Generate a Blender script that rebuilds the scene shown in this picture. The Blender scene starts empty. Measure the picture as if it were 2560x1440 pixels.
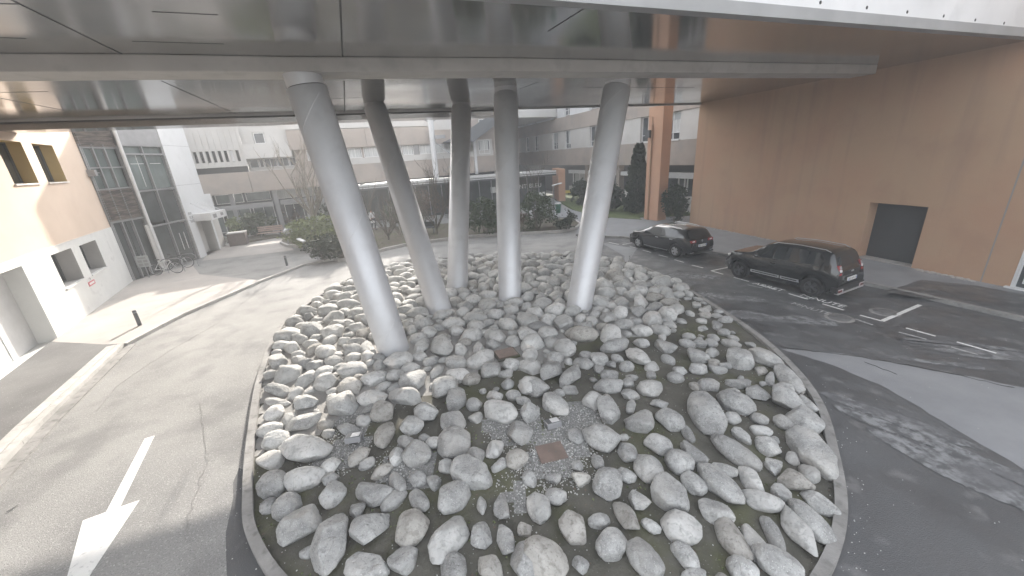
import bpy, bmesh, math, random
from mathutils import Vector, Matrix, noise
R_ = math.radians
random.seed(7)
SC = bpy.context.scene
# ------------------------------------------------------------------ camera
CAMZ = 5.4
def _norm(v): v = Vector(v); v.normalize(); return v
FPX = 955.0
dnv = _norm((185, -2745, -FPX)); upv = -dnv
fwv = Vector((0, 0, -1)); Yv = _norm(fwv - upv * fwv.dot(upv)); Xv = Yv.cross(upv)
RM = Matrix((Xv, Yv, upv))                       # camera space -> world space
cam = bpy.data.cameras.new('camera'); camo = bpy.data.objects.new('camera', cam); SC.collection.objects.link(camo)
cam.sensor_width = 36; cam.lens = 36 * FPX / 2560; cam.clip_end = 2000; cam.clip_start = 0.05
camo.matrix_world = Matrix.Translation((0, 0, CAMZ)) @ RM.to_4x4()
SC.camera = camo
# ------------------------------------------------------------------ light
SUN_AZ, SUN_EL = R_(-6), R_(25.2)
SC.world = bpy.data.worlds.new('World'); SC.world.use_nodes = True
nt = SC.world.node_tree; nt.nodes.clear()
wo = nt.nodes.new('ShaderNodeOutputWorld'); bg = nt.nodes.new('ShaderNodeBackground'); sk = nt.nodes.new('ShaderNodeTexSky')
sk.sky_type = 'NISHITA'; sk.sun_disc = False; sk.sun_elevation = SUN_EL; sk.sun_rotation = SUN_AZ; sk.air_density = 1.0; sk.dust_density = 3.0; sk.ozone_density = 0.6
bg.inputs[1].default_value = 0.15
hs = nt.nodes.new('ShaderNodeHueSaturation'); hs.inputs['Saturation'].default_value = 0.25
nt.links.new(sk.outputs[0], hs.inputs['Color']); nt.links.new(hs.outputs[0], bg.inputs[0]); nt.links.new(bg.outputs[0], wo.inputs[0])
sl = bpy.data.lights.new('sun', 'SUN'); sl.energy = 2.4; sl.angle = R_(0.6); sl.color = (1, .93, .84)
so = bpy.data.objects.new('sun', sl); SC.collection.objects.link(so)
so.rotation_euler = Vector((math.sin(SUN_AZ) * math.cos(SUN_EL), math.cos(SUN_AZ) * math.cos(SUN_EL), math.sin(SUN_EL))).to_track_quat('Z', 'Y').to_euler()
SC.view_settings.view_transform = 'Standard'; SC.view_settings.look = 'None'; SC.view_settings.gamma = 1
SC.view_settings.exposure = 2.42
SC.render.engine = 'CYCLES'
# ------------------------------------------------------------------ measuring helpers (photo survey -> metres on a plane)
def ray(px, py): return RM @ Vector((px - 1280, 720 - py, -FPX))
def gp(px, py, z=0.0):
    d = ray(px, py); t = (z - CAMZ) / d.z; return Vector((d.x * t, d.y * t, z))
def depth(p): return -(RM.transposed() @ (Vector(p) - Vector((0, 0, CAMZ)))).z
# ------------------------------------------------------------------ materials
M = {}
def mat(name, c1, c2=None, scale=3.0, rough=.8, metal=0.0, bump=0.0, bscale=None, detail=6, obj=False, spec=.5, lo=.35, hi=.65, extra=None, coat=0.0, trans=0.0, scale3=None, rr=None, streak=None, crack=False):
    m = bpy.data.materials.new(name); m.use_nodes = True; n = m.node_tree.nodes; l = m.node_tree.links
    b = n['Principled BSDF']
    b.inputs['Roughness'].default_value = rough; b.inputs['Metallic'].default_value = metal
    b.inputs['Specular IOR Level'].default_value = spec; b.inputs['Coat Weight'].default_value = coat
    b.inputs['Transmission Weight'].default_value = trans
    if obj:
        tc = n.new('ShaderNodeTexCoord'); co = tc.outputs['Object']
    else:
        tc = n.new('ShaderNodeNewGeometry'); co = tc.outputs['Position']
    if scale3:
        mp = n.new('ShaderNodeMapping'); mp.inputs['Scale'].default_value = scale3; l.new(co, mp.inputs[0]); co = mp.outputs[0]
    col = None
    if c2 is None: b.inputs['Base Color'].default_value = (*c1, 1)
    else:
        t = n.new('ShaderNodeTexNoise'); t.inputs['Scale'].default_value = scale; t.inputs['Detail'].default_value = detail; t.inputs['Roughness'].default_value = .6
        l.new(co, t.inputs['Vector'])
        r = n.new('ShaderNodeValToRGB'); r.color_ramp.elements[0].position = lo; r.color_ramp.elements[1].position = hi
        r.color_ramp.elements[0].color = (*c1, 1); r.color_ramp.elements[1].color = (*c2, 1)
        l.new(t.outputs[0], r.inputs[0]); col = r.outputs[0]
        for (sc_, cc, lo_, hi_, amt) in (extra or []):
            t2 = n.new('ShaderNodeTexNoise'); t2.inputs['Scale'].default_value = sc_; t2.inputs['Detail'].default_value = 5; l.new(co, t2.inputs['Vector'])
            r2 = n.new('ShaderNodeMapRange'); r2.inputs[1].default_value = lo_; r2.inputs[2].default_value = hi_; r2.inputs[4].default_value = amt; l.new(t2.outputs[0], r2.inputs[0])
            mx = n.new('ShaderNodeMix'); mx.data_type = 'RGBA'; l.new(r2.outputs[0], mx.inputs[0]); l.new(col, mx.inputs[6]); mx.inputs[7].default_value = (*cc, 1); col = mx.outputs[2]
        if crack:   # every stone its own tone
            oi = n.new('ShaderNodeObjectInfo'); mr6 = n.new('ShaderNodeMapRange'); mr6.inputs[3].default_value = .9; mr6.inputs[4].default_value = 1.26; l.new(oi.outputs['Random'], mr6.inputs[0])
            h6 = n.new('ShaderNodeHueSaturation'); l.new(mr6.outputs[0], h6.inputs['Value']); l.new(col, h6.inputs['Color']); col = h6.outputs[0]
        if streak:   # rain streaks and grime, stretched downwards
            mp2 = n.new('ShaderNodeMapping'); mp2.inputs['Scale'].default_value = (1.6, 1.6, .12); l.new(co, mp2.inputs[0])
            t5 = n.new('ShaderNodeTexNoise'); t5.inputs['Scale'].default_value = 1.4; t5.inputs['Detail'].default_value = 6; l.new(mp2.outputs[0], t5.inputs['Vector'])
            r5 = n.new('ShaderNodeMapRange'); r5.inputs[1].default_value = .52; r5.inputs[2].default_value = .72; r5.inputs[4].default_value = .4; l.new(t5.outputs[0], r5.inputs[0])
            m5 = n.new('ShaderNodeMix'); m5.data_type = 'RGBA'; l.new(r5.outputs[0], m5.inputs[0]); l.new(col, m5.inputs[6]); m5.inputs[7].default_value = (*streak, 1); col = m5.outputs[2]
        l.new(col, b.inputs['Base Color'])
    if rr:
        t4 = n.new('ShaderNodeTexNoise'); t4.inputs['Scale'].default_value = rr[0]; l.new(co, t4.inputs['Vector'])
        r4 = n.new('ShaderNodeMapRange'); r4.inputs[1].default_value = .35; r4.inputs[2].default_value = .65; r4.inputs[3].default_value = rr[1]; r4.inputs[4].default_value = rr[2]
        l.new(t4.outputs[0], r4.inputs[0]); l.new(r4.outputs[0], b.inputs['Roughness'])
    if bump:
        t3 = n.new('ShaderNodeTexNoise'); t3.inputs['Scale'].default_value = bscale or scale * 4; t3.inputs['Detail'].default_value = 7; l.new(co, t3.inputs['Vector'])
        bp = n.new('ShaderNodeBump'); bp.inputs['Strength'].default_value = bump; bp.inputs['Distance'].default_value = .02
        hs_ = t3.outputs[0]
        if crack:
            vo = n.new('ShaderNodeTexVoronoi'); vo.feature = 'DISTANCE_TO_EDGE'; vo.inputs['Scale'].default_value = 2.1
            wv = n.new('ShaderNodeTexNoise'); wv.inputs['Scale'].default_value = 3; l.new(co, wv.inputs['Vector'])
            va = n.new('ShaderNodeVectorMath'); va.operation = 'ADD'; l.new(co, va.inputs[0]); l.new(wv.outputs[1], va.inputs[1]); l.new(va.outputs[0], vo.inputs['Vector'])
            mr = n.new('ShaderNodeMapRange'); mr.inputs[1].default_value = 0; mr.inputs[2].default_value = .05; l.new(vo.outputs[0], mr.inputs[0])
            ad = n.new('ShaderNodeMath'); ad.operation = 'MULTIPLY_ADD'; l.new(mr.outputs[0], ad.inputs[0]); ad.inputs[1].default_value = .3; l.new(hs_, ad.inputs[2]); hs_ = ad.outputs[0]
        l.new(hs_, bp.inputs['Height']); l.new(bp.outputs[0], b.inputs['Normal'])
    M[name] = m; return m
mat('asphalt', (.24, .236, .228), (.32, .315, .303), .5, .9, bump=.5, bscale=60, extra=[(28, (.46, .45, .44), .56, .68, .8), (45, (.10, .10, .10), .56, .68, .75), (.9, (.11, .11, .11), .5, .68, .45)])
mat('damp_shade_asphalt', (.075, .077, .08), (.115, .117, .12), .6, .55, bump=.35, bscale=60, rr=(1.2, .3, .75), extra=[(2.2, (.19, .19, .19), .58, .7, .7), (60, (.2, .2, .2), .62, .78, .5)])  # wet road, also the dark of the shadow painted by the mound kerb
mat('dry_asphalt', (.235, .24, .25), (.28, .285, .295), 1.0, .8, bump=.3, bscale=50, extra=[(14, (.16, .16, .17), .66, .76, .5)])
mat('stain_asphalt', (.10, .102, .105), (.25, .255, .26), 5, .8, bump=.3, bscale=50, lo=.42, hi=.58, extra=[(1.2, (.12, .12, .125), .45, .6, .8)])
mat('pavement_asphalt', (.13, .127, .125), (.18, .176, .172), .8, .9, bump=.5, bscale=45, extra=[(26, (.4, .39, .38), .62, .72, .8)])
mat('pavement_pale', (.38, .355, .33), (.46, .43, .4), .7, .9, bump=.3, bscale=40, extra=[(1.4, (.3, .29, .28), .52, .7, .6)])
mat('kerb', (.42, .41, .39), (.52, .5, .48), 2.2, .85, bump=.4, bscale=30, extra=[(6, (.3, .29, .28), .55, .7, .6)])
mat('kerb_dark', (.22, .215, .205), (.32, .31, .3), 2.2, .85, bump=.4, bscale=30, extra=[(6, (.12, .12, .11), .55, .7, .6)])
mat('paint', (.72, .72, .7), (.82, .82, .8), 3, .7, extra=[(14, (.4, .4, .4), .58, .72, .7)])
mat('worn_paint', (.3, .3, .3), (.5, .5, .49), 9, .8, lo=.4, hi=.6)
mat('soffit', (.46, .455, .445), (.52, .515, .505), .35, .2, metal=.82, rr=(.35, .10, .2), bump=.025, bscale=.35)
mat('joint', (.06, .06, .06), rough=.7)
mat('beam', (.42, .40, .375), (.5, .48, .455), .7, .75, bump=.15, bscale=8, extra=[(2.4, (.34, .33, .31), .55, .7, .5)])
mat('parapet', (.66, .66, .66), (.74, .74, .74), .5, .7, bump=.1, bscale=9, extra=[(1.1, (.58, .58, .58), .56, .7, .5)])
mat('slab_edge', (.3, .3, .3), (.35, .35, .35), 1, .6)
mat('column', (.56, .565, .58), (.62, .625, .64), .6, .45, metal=.25, obj=True, rr=(1.2, .4, .52), extra=[(2.5, (.5, .5, .51), .55, .75, .6)])
mat('column_seam', (.62, .62, .63), rough=.4, metal=.4)
mat('stucco_orange', (.41, .275, .18), (.45, .305, .20), .35, .85, bump=.3, bscale=30, extra=[(.35, (.41, .24, .155), .42, .66, .7), (.9, (.36, .225, .15), .5, .72, .55), (5, (.47, .30, .20), .6, .75, .35)], streak=(.30, .20, .145))
mat('stucco_pillar', (.50, .30, .20), (.55, .335, .225), .6, .85, bump=.2, bscale=30)
mat('stucco_cream', (.60, .48, .385), (.66, .53, .43), .5, .85, bump=.2, bscale=30, extra=[(.9, (.57, .44, .35), .5, .7, .4)])
mat('plinth_white', (.60, .60, .585), (.68, .68, .66), .8, .85, bump=.2, bscale=22, extra=[(1.6, (.42, .42, .41), .6, .74, .7), (9, (.3, .3, .3), .72, .78, .8)])
mat('reveal_ochre', (.40, .30, .13), (.46, .35, .17), 1.5, .8)
mat('reveal_grey', (.4, .39, .38), (.46, .45, .44), 1.5, .8)
mat('sill', (.72, .68, .64), rough=.5)
mat('void', (.045, .045, .046), (.06, .06, .06), .5, .8)
mat('dark_frame', (.09, .095, .1), rough=.5)
mat('grey_metal', (.28, .28, .29), (.34, .34, .35), 2, .45, metal=.4)
mat('white_metal', (.62, .62, .62), (.7, .7, .7), 2, .45)
mat('glass_dark', (.035, .04, .042), (.07, .08, .082), 1.2, .06, spec=.9)
mat('glass_green', (.09, .115, .11), (.19, .225, .22), .9, .07, spec=.9, scale3=(1, 1, .3))
mat('glass_far', (.035, .04, .043), (.13, .14, .15), 1.6, .1, spec=.8)
mat('louvre', (.08, .07, .065), (.26, .21, .18), 1.2, .45, scale3=(1.2, 1.2, 9), lo=.42, hi=.66)
mat('concrete_far', (.35, .30, .262), (.42, .365, .322), .35, .85, bump=.15, bscale=9, extra=[(.8, (.28, .26, .245), .5, .7, .6), (2.5, (.43, .36, .32), .58, .72, .4)])
mat('concrete_pale', (.52, .505, .48), (.60, .585, .56), .4, .85, bump=.1, bscale=12, extra=[(1.2, (.52, .51, .49), .56, .72, .4)])
mat('concrete_white', (.66, .665, .67), (.72, .725, .73), .4, .7, extra=[(1.5, (.6, .6, .6), .55, .7, .35)])
mat('curtain', (.42, .43, .42), (.72, .73, .72), 9, .9, scale3=(2.5, 2.5, .1))
mat('shutter', (.36, .38, .38), rough=.6)
mat('window_frame', (.75, .75, .74), rough=.5)
mat('roof_metal', (.5, .5, .49), (.6, .6, .58), 1, .5, metal=.2)
mat('rock', (.24, .24, .235), (.42, .42, .41), 2.4, .9, bump=1.0, bscale=16, detail=9, extra=[(9, (.2, .2, .195), .54, .64, .55), (26, (.15, .15, .145), .56, .70, .65), (60, (.62, .62, .61), .58, .72, .7), (1.1, (.47, .45, .42), .54, .7, .5)], crack=True)
mat('rock_pale', (.36, .36, .35), (.52, .515, .50), 1.8, .9, bump=.9, bscale=15, detail=9, extra=[(8, (.27, .27, .26), .54, .64, .6), (22, (.24, .24, .23), .56, .72, .7), (2.2, (.50, .44, .38), .6, .75, .5)], crack=True)
mat('rock_brown', (.27, .26, .24), (.42, .405, .38), 2.6, .9, bump=.9, bscale=16, detail=9, extra=[(10, (.2, .19, .17), .54, .64, .7), (30, (.15, .145, .13), .56, .72, .7)], crack=True)
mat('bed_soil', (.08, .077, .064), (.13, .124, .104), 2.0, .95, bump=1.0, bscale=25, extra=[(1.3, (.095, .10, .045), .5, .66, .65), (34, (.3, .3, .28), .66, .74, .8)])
mat('bed_mortar', (.27, .262, .25), (.37, .36, .345), 1.6, .9, bump=.6, bscale=18, extra=[(30, (.2, .2, .19), .55, .7, .6)])
mat('bed_gravel', (.16, .16, .155), (.3, .3, .29), 18, .95, bump=1.0, bscale=40, extra=[(45, (.62, .62, .6), .6, .68, .8)])
mat('pebble', (.35, .35, .34), (.65, .65, .63), 9, .85)
mat('rust_plate', (.17, .13, .11), (.235, .175, .15), 3, .7, bump=.2)
mat('cast_iron', (.12, .12, .12), (.18, .18, .18), 6, .6, bump=.4)
mat('car_black', (.010, .011, .012), rough=.16, coat=1.0, spec=.6)
mat('car_trim', (.03, .03, .03), rough=.6)
mat('car_glass', (.02, .024, .026), rough=.03, spec=1.0)
mat('tyre', (.02, .02, .02), rough=.85)
mat('alloy', (.55, .55, .56), rough=.3, metal=.7)
mat('alloy_dark', (.12, .12, .125), rough=.35, metal=.6)
mat('silver', (.62, .62, .63), rough=.3, metal=.6)
mat('lamp_red', (.30, .015, .02), rough=.15, coat=1)
mat('lamp_white', (.7, .7, .7), rough=.1, coat=1)
mat('plate', (.7, .7, .68), rough=.5)
mat('ink', (.03, .03, .03), rough=.6)
mat('ink_grey', (.25, .25, .25), rough=.6)
mat('letter_white', (.75, .75, .74), rough=.5)
mat('sign_red', (.55, .12, .14), rough=.5)
mat('bin_green', (.03, .14, .09), rough=.5)
mat('bin_brown', (.13, .105, .095), (.17, .14, .13), 4, .8)
mat('wood', (.36, .26, .22), (.46, .35, .3), 3, .75, scale3=(1, 1, 9))
mat('yellow', (.6, .48, .08), rough=.5)
mat('bark', (.10, .085, .07), (.17, .15, .125), 8, .95, bump=.5)
mat('bark_pale', (.2, .175, .15), (.32, .29, .25), 8, .95)
mat('leaf_light', (.12, .15, .06), (.24, .27, .13), 3, .7)
mat('leaf_mid', (.04, .058, .028), (.09, .115, .06), 3, .7)
mat('leaf_dark', (.022, .032, .02), (.05, .065, .04), 3, .75)
mat('leaf_brown', (.1, .07, .055), (.18, .13, .1), 3, .8)
mat('grass', (.07, .095, .03), (.13, .16, .06), 4, .95, bump=.8, bscale=60)
mat('mulch', (.075, .065, .05), (.15, .125, .10), 9, .95, bump=.8, bscale=50, extra=[(2, (.1, .12, .05), .5, .65, .7)])
mat('skin', (.45, .28, .2), rough=.6)
mat('coat_white', (.75, .75, .76), (.66, .66, .68), 8, .85)
mat('cloth_dark', (.04, .045, .06), rough=.9)
mat('hair', (.04, .03, .025), rough=.8)
mat('bike_white', (.7, .7, .7), rough=.35)
mat('bike_black', (.02, .02, .02), rough=.4)
# ------------------------------------------------------------------ mesh builder
COL = SC.collection
class MB:
    def __init__(s): s.v = []; s.f = []; s.mi = []; s.mats = []; s.cur = 0; s.sm = []
        
    def use(s, m):
        if m not in s.mats: s.mats.append(m)
        s.cur = s.mats.index(m); return s
    def add(s, vs, fs, smooth=False):
        b = len(s.v); s.v += [tuple(v) for v in vs]
        for f in fs: s.f.append([b + i for i in f]); s.mi.append(s.cur); s.sm.append(smooth)
        return s
    def box(s, x0, x1, y0, y1, z0, z1, T=None):
        vs = [Vector((x, y, z)) for x in (x0, x1) for y in (y0, y1) for z in (z0, z1)]
        if T is not None: vs = [T @ v for v in vs]
        return s.add(vs, [(0, 1, 3, 2), (4, 6, 7, 5), (0, 4, 5, 1), (2, 3, 7, 6), (0, 2, 6, 4), (1, 5, 7, 3)])
    def fbox(s, F, u0, u1, z0, z1, d0, d1):
        vs = [F.P(u, z, d) for u in (u0, u1) for d in (d0, d1) for z in (z0, z1)]
        return s.add(vs, [(0, 1, 3, 2), (4, 6, 7, 5), (0, 4, 5, 1), (2, 3, 7, 6), (0, 2, 6, 4), (1, 5, 7, 3)])
    def prism(s, poly, z0, z1):
        n = len(poly)
        a = 0
        for i in range(n): a += poly[i][0] * poly[(i + 1) % n][1] - poly[(i + 1) % n][0] * poly[i][1]
        if a < 0: poly = list(poly)[::-1]
        vs = [(p[0], p[1], z0) for p in poly] + [(p[0], p[1], z1) for p in poly]
        return s.add(vs, [tuple(range(n))[::-1], tuple(range(n, 2 * n))] + [(i, (i + 1) % n, n + (i + 1) % n, n + i) for i in range(n)])
    def sheet(s, poly, z):
        n = len(poly); a = 0
        for i in range(n): a += poly[i][0] * poly[(i + 1) % n][1] - poly[(i + 1) % n][0] * poly[i][1]
        if a < 0: poly = list(poly)[::-1]
        return s.add([(p[0], p[1], z) for p in poly], [tuple(range(n))])
    def tube(s, pts, rad, seg=8, cap=True, closed=False):
        pts = [Vector(p) for p in pts]; n = len(pts); rings = []
        if not hasattr(rad, '__len__'): rad = [rad] * n
        prev = None
        for i, p in enumerate(pts):
            a = pts[(i + 1) % n] if (i < n - 1 or closed) else p; b = pts[i - 1] if (i > 0 or closed) else p
            d = (a - b)
            if d.length < 1e-9: d = Vector((0, 0, 1))
            d.normalize()
            x = (prev - d * prev.dot(d)) if prev is not None else d.cross(Vector((0, 0, 1)) if abs(d.z) < .9 else Vector((1, 0, 0)))
            if x.length < 1e-6: x = d.cross(Vector((0, 1, 0)))
            x.normalize(); prev = x; y = d.cross(x)
            rings.append([p + (x * math.cos(2 * math.pi * k / seg) + y * math.sin(2 * math.pi * k / seg)) * rad[i] for k in range(seg)])
        vs = [v for r in rings for v in r]; fs = []
        for i in range(n if closed else n - 1):
            j = (i + 1) % n
            for k in range(seg):
                k2 = (k + 1) % seg; fs.append((i * seg + k, i * seg + k2, j * seg + k2, j * seg + k))
        s.add(vs, fs, True)
        if cap and not closed:
            s.add(rings[0], [tuple(range(seg))[::-1]]); s.add(rings[-1], [tuple(range(seg))])
        return s
    def lathe(s, prof, c=(0, 0, 0), seg=24, T=None, smooth=True):
        vs = []; n = len(prof)
        for (r, z) in prof:
            for k in range(seg):
                a = 2 * math.pi * k / seg; v = Vector((c[0] + r * math.cos(a), c[1] + r * math.sin(a), c[2] + z)); vs.append(T @ v if T is not None else v)
        return s.add(vs, [(i * seg + k, i * seg + (k + 1) % seg, (i + 1) * seg + (k + 1) % seg, (i + 1) * seg + k) for i in range(n - 1) for k in range(seg)], smooth)
    def build(s, name, m=None, parent=None, bevel=0, world=True, merge=False, recalc=False):
        me = bpy.data.meshes.new(name); me.from_pydata(s.v, [], s.f)
        ms = [M[x] for x in s.mats] if s.mats else []
        if m: ms = [M[m]] + ms if not ms else ms
        for x in ms: me.materials.append(x)
        if s.mats:
            me.polygons.foreach_set('material_index', s.mi)
        me.polygons.foreach_set('use_smooth', s.sm); me.update()
        if recalc or merge:
            b = bmesh.new(); b.from_mesh(me)
            if merge: bmesh.ops.remove_doubles(b, verts=b.verts, dist=1e-4)
            bmesh.ops.recalc_face_normals(b, faces=b.faces); b.to_mesh(me); b.free()
        o = bpy.data.objects.new(name, me); COL.objects.link(o)
        if parent is not None:
            o.parent = parent
            if world: o.matrix_parent_inverse = pmat(parent).inverted()
        if bevel:
            md = o.modifiers.new('b', 'BEVEL'); md.width = bevel; md.segments = 2; md.limit_method = 'ANGLE'
        return o
def pmat(o):
    m = o.matrix_basis.copy()
    if o.parent is not None: m = pmat(o.parent) @ o.matrix_parent_inverse @ m
    return m
class Fr:
    def __init__(s, o, u): s.o = Vector((o[0], o[1], 0)); s.u = _norm((u[0], u[1], 0)); s.n = Vector((s.u.y, -s.u.x, 0))
    def P(s, u, z, d=0): return s.o + s.u * u + s.n * d + Vector((0, 0, z))
def thing(name, loc, label, cat, group=None, rotz=0):
    o = bpy.data.objects.new(name, None); COL.objects.link(o); o.location = loc; o.rotation_euler = (0, 0, rotz); o.empty_display_size = .3
    return tag(o, label, cat, group)
def tag(o, label, cat, group=None):
    o['label'] = label; o['category'] = cat
    if group: o['group'] = group
    return o
def struct(o): o['kind'] = 'structure'; return o
def copy_tree(o, parent=None):
    c = o.copy(); COL.objects.link(c); c.parent = parent
    for ch in list(o.children): copy_tree(ch, c)
    return c
def holewall(mb, F, u0, u1, z0, z1, d, holes, dep, m_wall, m_rev, back=True):
    us = sorted(set([u0, u1] + [h[0] for h in holes] + [h[1] for h in holes])); zs = sorted(set([z0, z1] + [h[2] for h in holes] + [h[3] for h in holes]))
    us = [u for u in us if u0 <= u <= u1]; zs = [z for z in zs if z0 <= z <= z1]
    inh = lambda u, z: any(h[0] < u < h[1] and h[2] < z < h[3] for h in holes)
    mb.use(m_wall)
    for i in range(len(us) - 1):
        for j in range(len(zs) - 1):
            if inh((us[i] + us[i + 1]) / 2, (zs[j] + zs[j + 1]) / 2): continue
            mb.add([F.P(us[i], zs[j], d), F.P(us[i + 1], zs[j], d), F.P(us[i + 1], zs[j + 1], d), F.P(us[i], zs[j + 1], d)], [(0, 1, 2, 3)])
    for h in holes:
        a, b, c, e = h[:4]; D = h[4] if len(h) > 4 else dep
        mr = h[5] if len(h) > 5 else m_rev
        q = [(a, c), (b, c), (b, e), (a, e)]
        for k in range(4):
            p, r = q[k], q[(k + 1) % 4]
            mb.use(mr)
            mb.add([F.P(p[0], p[1], d), F.P(p[0], p[1], d - D), F.P(r[0], r[1], d - D), F.P(r[0], r[1], d)], [(0, 1, 2, 3)])
def text(name, s, size, T, m, parent=None, extrude=.004, align='LEFT', world=True, sx=1.0):
    cu = bpy.data.curves.new(name, 'FONT'); cu.body = s; cu.size = size; cu.extrude = extrude; cu.align_x = align
    t = bpy.data.objects.new(name, cu); COL.objects.link(t)
    dg = bpy.context.evaluated_depsgraph_get(); me = bpy.data.meshes.new_from_object(t.evaluated_get(dg)); bpy.data.objects.remove(t); me.name = name
    for v in me.vertices: v.co.x *= sx
    me.transform(T); me.materials.clear(); me.materials.append(M[m])
    o = bpy.data.objects.new(name, me); COL.objects.link(o)
    if parent is not None:
        o.parent = parent
        if world: o.matrix_parent_inverse = pmat(parent).inverted()
    return o
def basis(o, x, y, z): 
    m = Matrix((Vector(x), Vector(y), Vector(z))).transposed().to_4x4(); m.translation = Vector(o); return m
Z = Vector((0, 0, 1))
# ================================================================== GROUND
g = MB(); g.sheet([(-150, -60), (150, -60), (150, 220), (-150, 220)], 0.0); struct(g.build('ground', 'asphalt'))
def jag(pts, amp, step, seed):
    random.seed(seed); out = []
    for i in range(len(pts)):
        a = Vector((*pts[i][:2],)); b = Vector((*pts[(i + 1) % len(pts)][:2],)); n = max(1, int((b - a).length / step)); nn = Vector((-(b - a).y, (b - a).x)).normalized()
        for k in range(n):
            p = a.lerp(b, k / n); q = noise.noise(Vector((p.x * .9, p.y * .9, seed))) * 1.6 + random.uniform(-.25, .25)
            out.append(p + nn * amp * q)
    return out
P2 = lambda x, y, z=0: tuple(gp(x, y, z)[:2])
# damp road on the shaded side, left tongue a painted shadow, dry band across
damp_shade = [(-2.6, 1.6), (.5, .6), (8, -3), (20, -6), (22, 4), (14.7, 9.7), (13.1, 13.3), (11.0, 17.8), (8.2, 22.4), (6.3, 24.4), (5.2, 22.2), (5.0, 20), (5.6, 17), (6, 12), (5.2, 7), (3, 4), (-2.6, 4.4), (-4.6, 5.6), (-5.5, 6.0), (-5.15, 4.9), (-4.35, 3.8), (-3.6, 2.6)]
d = MB(); d.sheet(jag(damp_shade, .16, .35, 3), .004); struct(d.build('damp_shade_road', 'damp_shade_asphalt'))
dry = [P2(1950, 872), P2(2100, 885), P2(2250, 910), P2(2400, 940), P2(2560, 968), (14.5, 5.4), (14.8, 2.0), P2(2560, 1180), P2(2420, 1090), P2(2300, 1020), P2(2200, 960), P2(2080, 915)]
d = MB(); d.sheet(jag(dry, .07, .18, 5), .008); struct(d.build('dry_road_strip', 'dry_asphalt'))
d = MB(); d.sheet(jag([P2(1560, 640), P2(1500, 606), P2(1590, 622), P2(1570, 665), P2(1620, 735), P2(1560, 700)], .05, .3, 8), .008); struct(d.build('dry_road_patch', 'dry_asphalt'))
for k, (x, y, w, h, a) in enumerate([(1700, 690, 1.6, .35, -.4), (1800, 742, 1.5, .3, -.5), (1880, 790, 1.8, .35, -.5), (2010, 800, .9, .22, -.45), (2330, 905, .9, .14, -.45), (2440, 870, 1.6, .22, -.45), (2500, 890, 1.2, .25, -.4), (2360, 1120, 1.6, .25, -1.0), (2450, 1200, 1.5, .3, -1.1), (2240, 1050, 1.2, .2, -.95), (1700, 705, 1.0, .25, -.5)]):
    p = gp(x, y); c, s_ = math.cos(a), math.sin(a)
    poly = [(p.x + c * u * w - s_ * v * h, p.y + s_ * u * w + c * v * h) for (u, v) in [(math.cos(t) , math.sin(t)) for t in [i * math.pi / 6 for i in range(12)]]]
    d = MB(); d.sheet(jag(poly, .12, .05, 20 + k), .0095 + .0004 * k); o = struct(d.build('dry_stain', 'stain_asphalt'))
# left pavement with its kerb
LB = Fr((-15.15, 9.97), (-.4855, .8742))
kl = [P2(-300, 1500), P2(0, 1178), P2(110, 1060), P2(230, 945), P2(312, 866)]
kl2 = [P2(312, 866), P2(390, 824), P2(460, 788), P2(560, 745), P2(650, 706), P2(760, 664), P2(860, 645)]
wl = [tuple(LB.P(-14, 0, .0)[:2]), tuple(LB.P(3.7, 0)[:2]), tuple(LB.P(12.4, 0)[:2])]
p = MB(); p.prism(kl + [P2(262, 868), tuple(LB.P(3.2, 0, -.02)[:2]), tuple(LB.P(-14, 0, -.02)[:2])], .0, .115); struct(p.build('left_pavement', 'pavement_asphalt'))
p = MB(); p.prism([P2(262, 868)] + kl2[:5] + [P2(600, 700), P2(500, 690), (-20.3, 24.0), (-21.2, 20.9), tuple(LB.P(12.4, 0, -.02)[:2]), tuple(LB.P(3.2, 0, -.02)[:2])], 0, .11); struct(p.build('left_pavement_pale', 'pavement_pale'))
def strip(pts, w0, w1, z0, z1, name, m, side=1, gaps=0):
    pts = [Vector((*q[:2], 0)) for q in pts]; n = len(pts); mb = MB()
    offs = []
    for i in range(n):
        d = (pts[min(i + 1, n - 1)] - pts[max(i - 1, 0)]).normalized(); offs.append(Vector((-d.y, d.x, 0)) * side)
    for i in range(n - 1):
        a, b = pts[i], pts[i + 1]; L = (b - a).length; k = max(1, round(L / gaps)) if gaps else 1
        for j in range(k):
            p0 = a.lerp(b, j / k); p1 = a.lerp(b, (j + 1) / k - (.012 / L if gaps else 0)); o0 = offs[i].lerp(offs[i + 1], j / k); o1 = offs[i].lerp(offs[i + 1], (j + 1) / k)
            mb.prism([p0 + o0 * w0, p1 + o1 * w0, p1 + o1 * w1, p0 + o0 * w1], z0, z1)
    return mb.build(name, m)
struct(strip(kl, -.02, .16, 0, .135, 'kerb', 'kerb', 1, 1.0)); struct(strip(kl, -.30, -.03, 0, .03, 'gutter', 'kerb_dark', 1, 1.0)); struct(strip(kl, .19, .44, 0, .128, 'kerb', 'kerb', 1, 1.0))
struct(strip(kl2, -.12, .04, 0, .12, 'kerb', 'kerb', 1, 1.0))
# pale concrete forecourt beyond
p = MB(); p.sheet([P2(505, 652), P2(735, 626), P2(705, 590), P2(740, 575), P2(600, 592), P2(570, 610), (-22.9, 31), (-21.6, 27)], .008); struct(p.build('forecourt', 'pavement_pale'))
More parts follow.
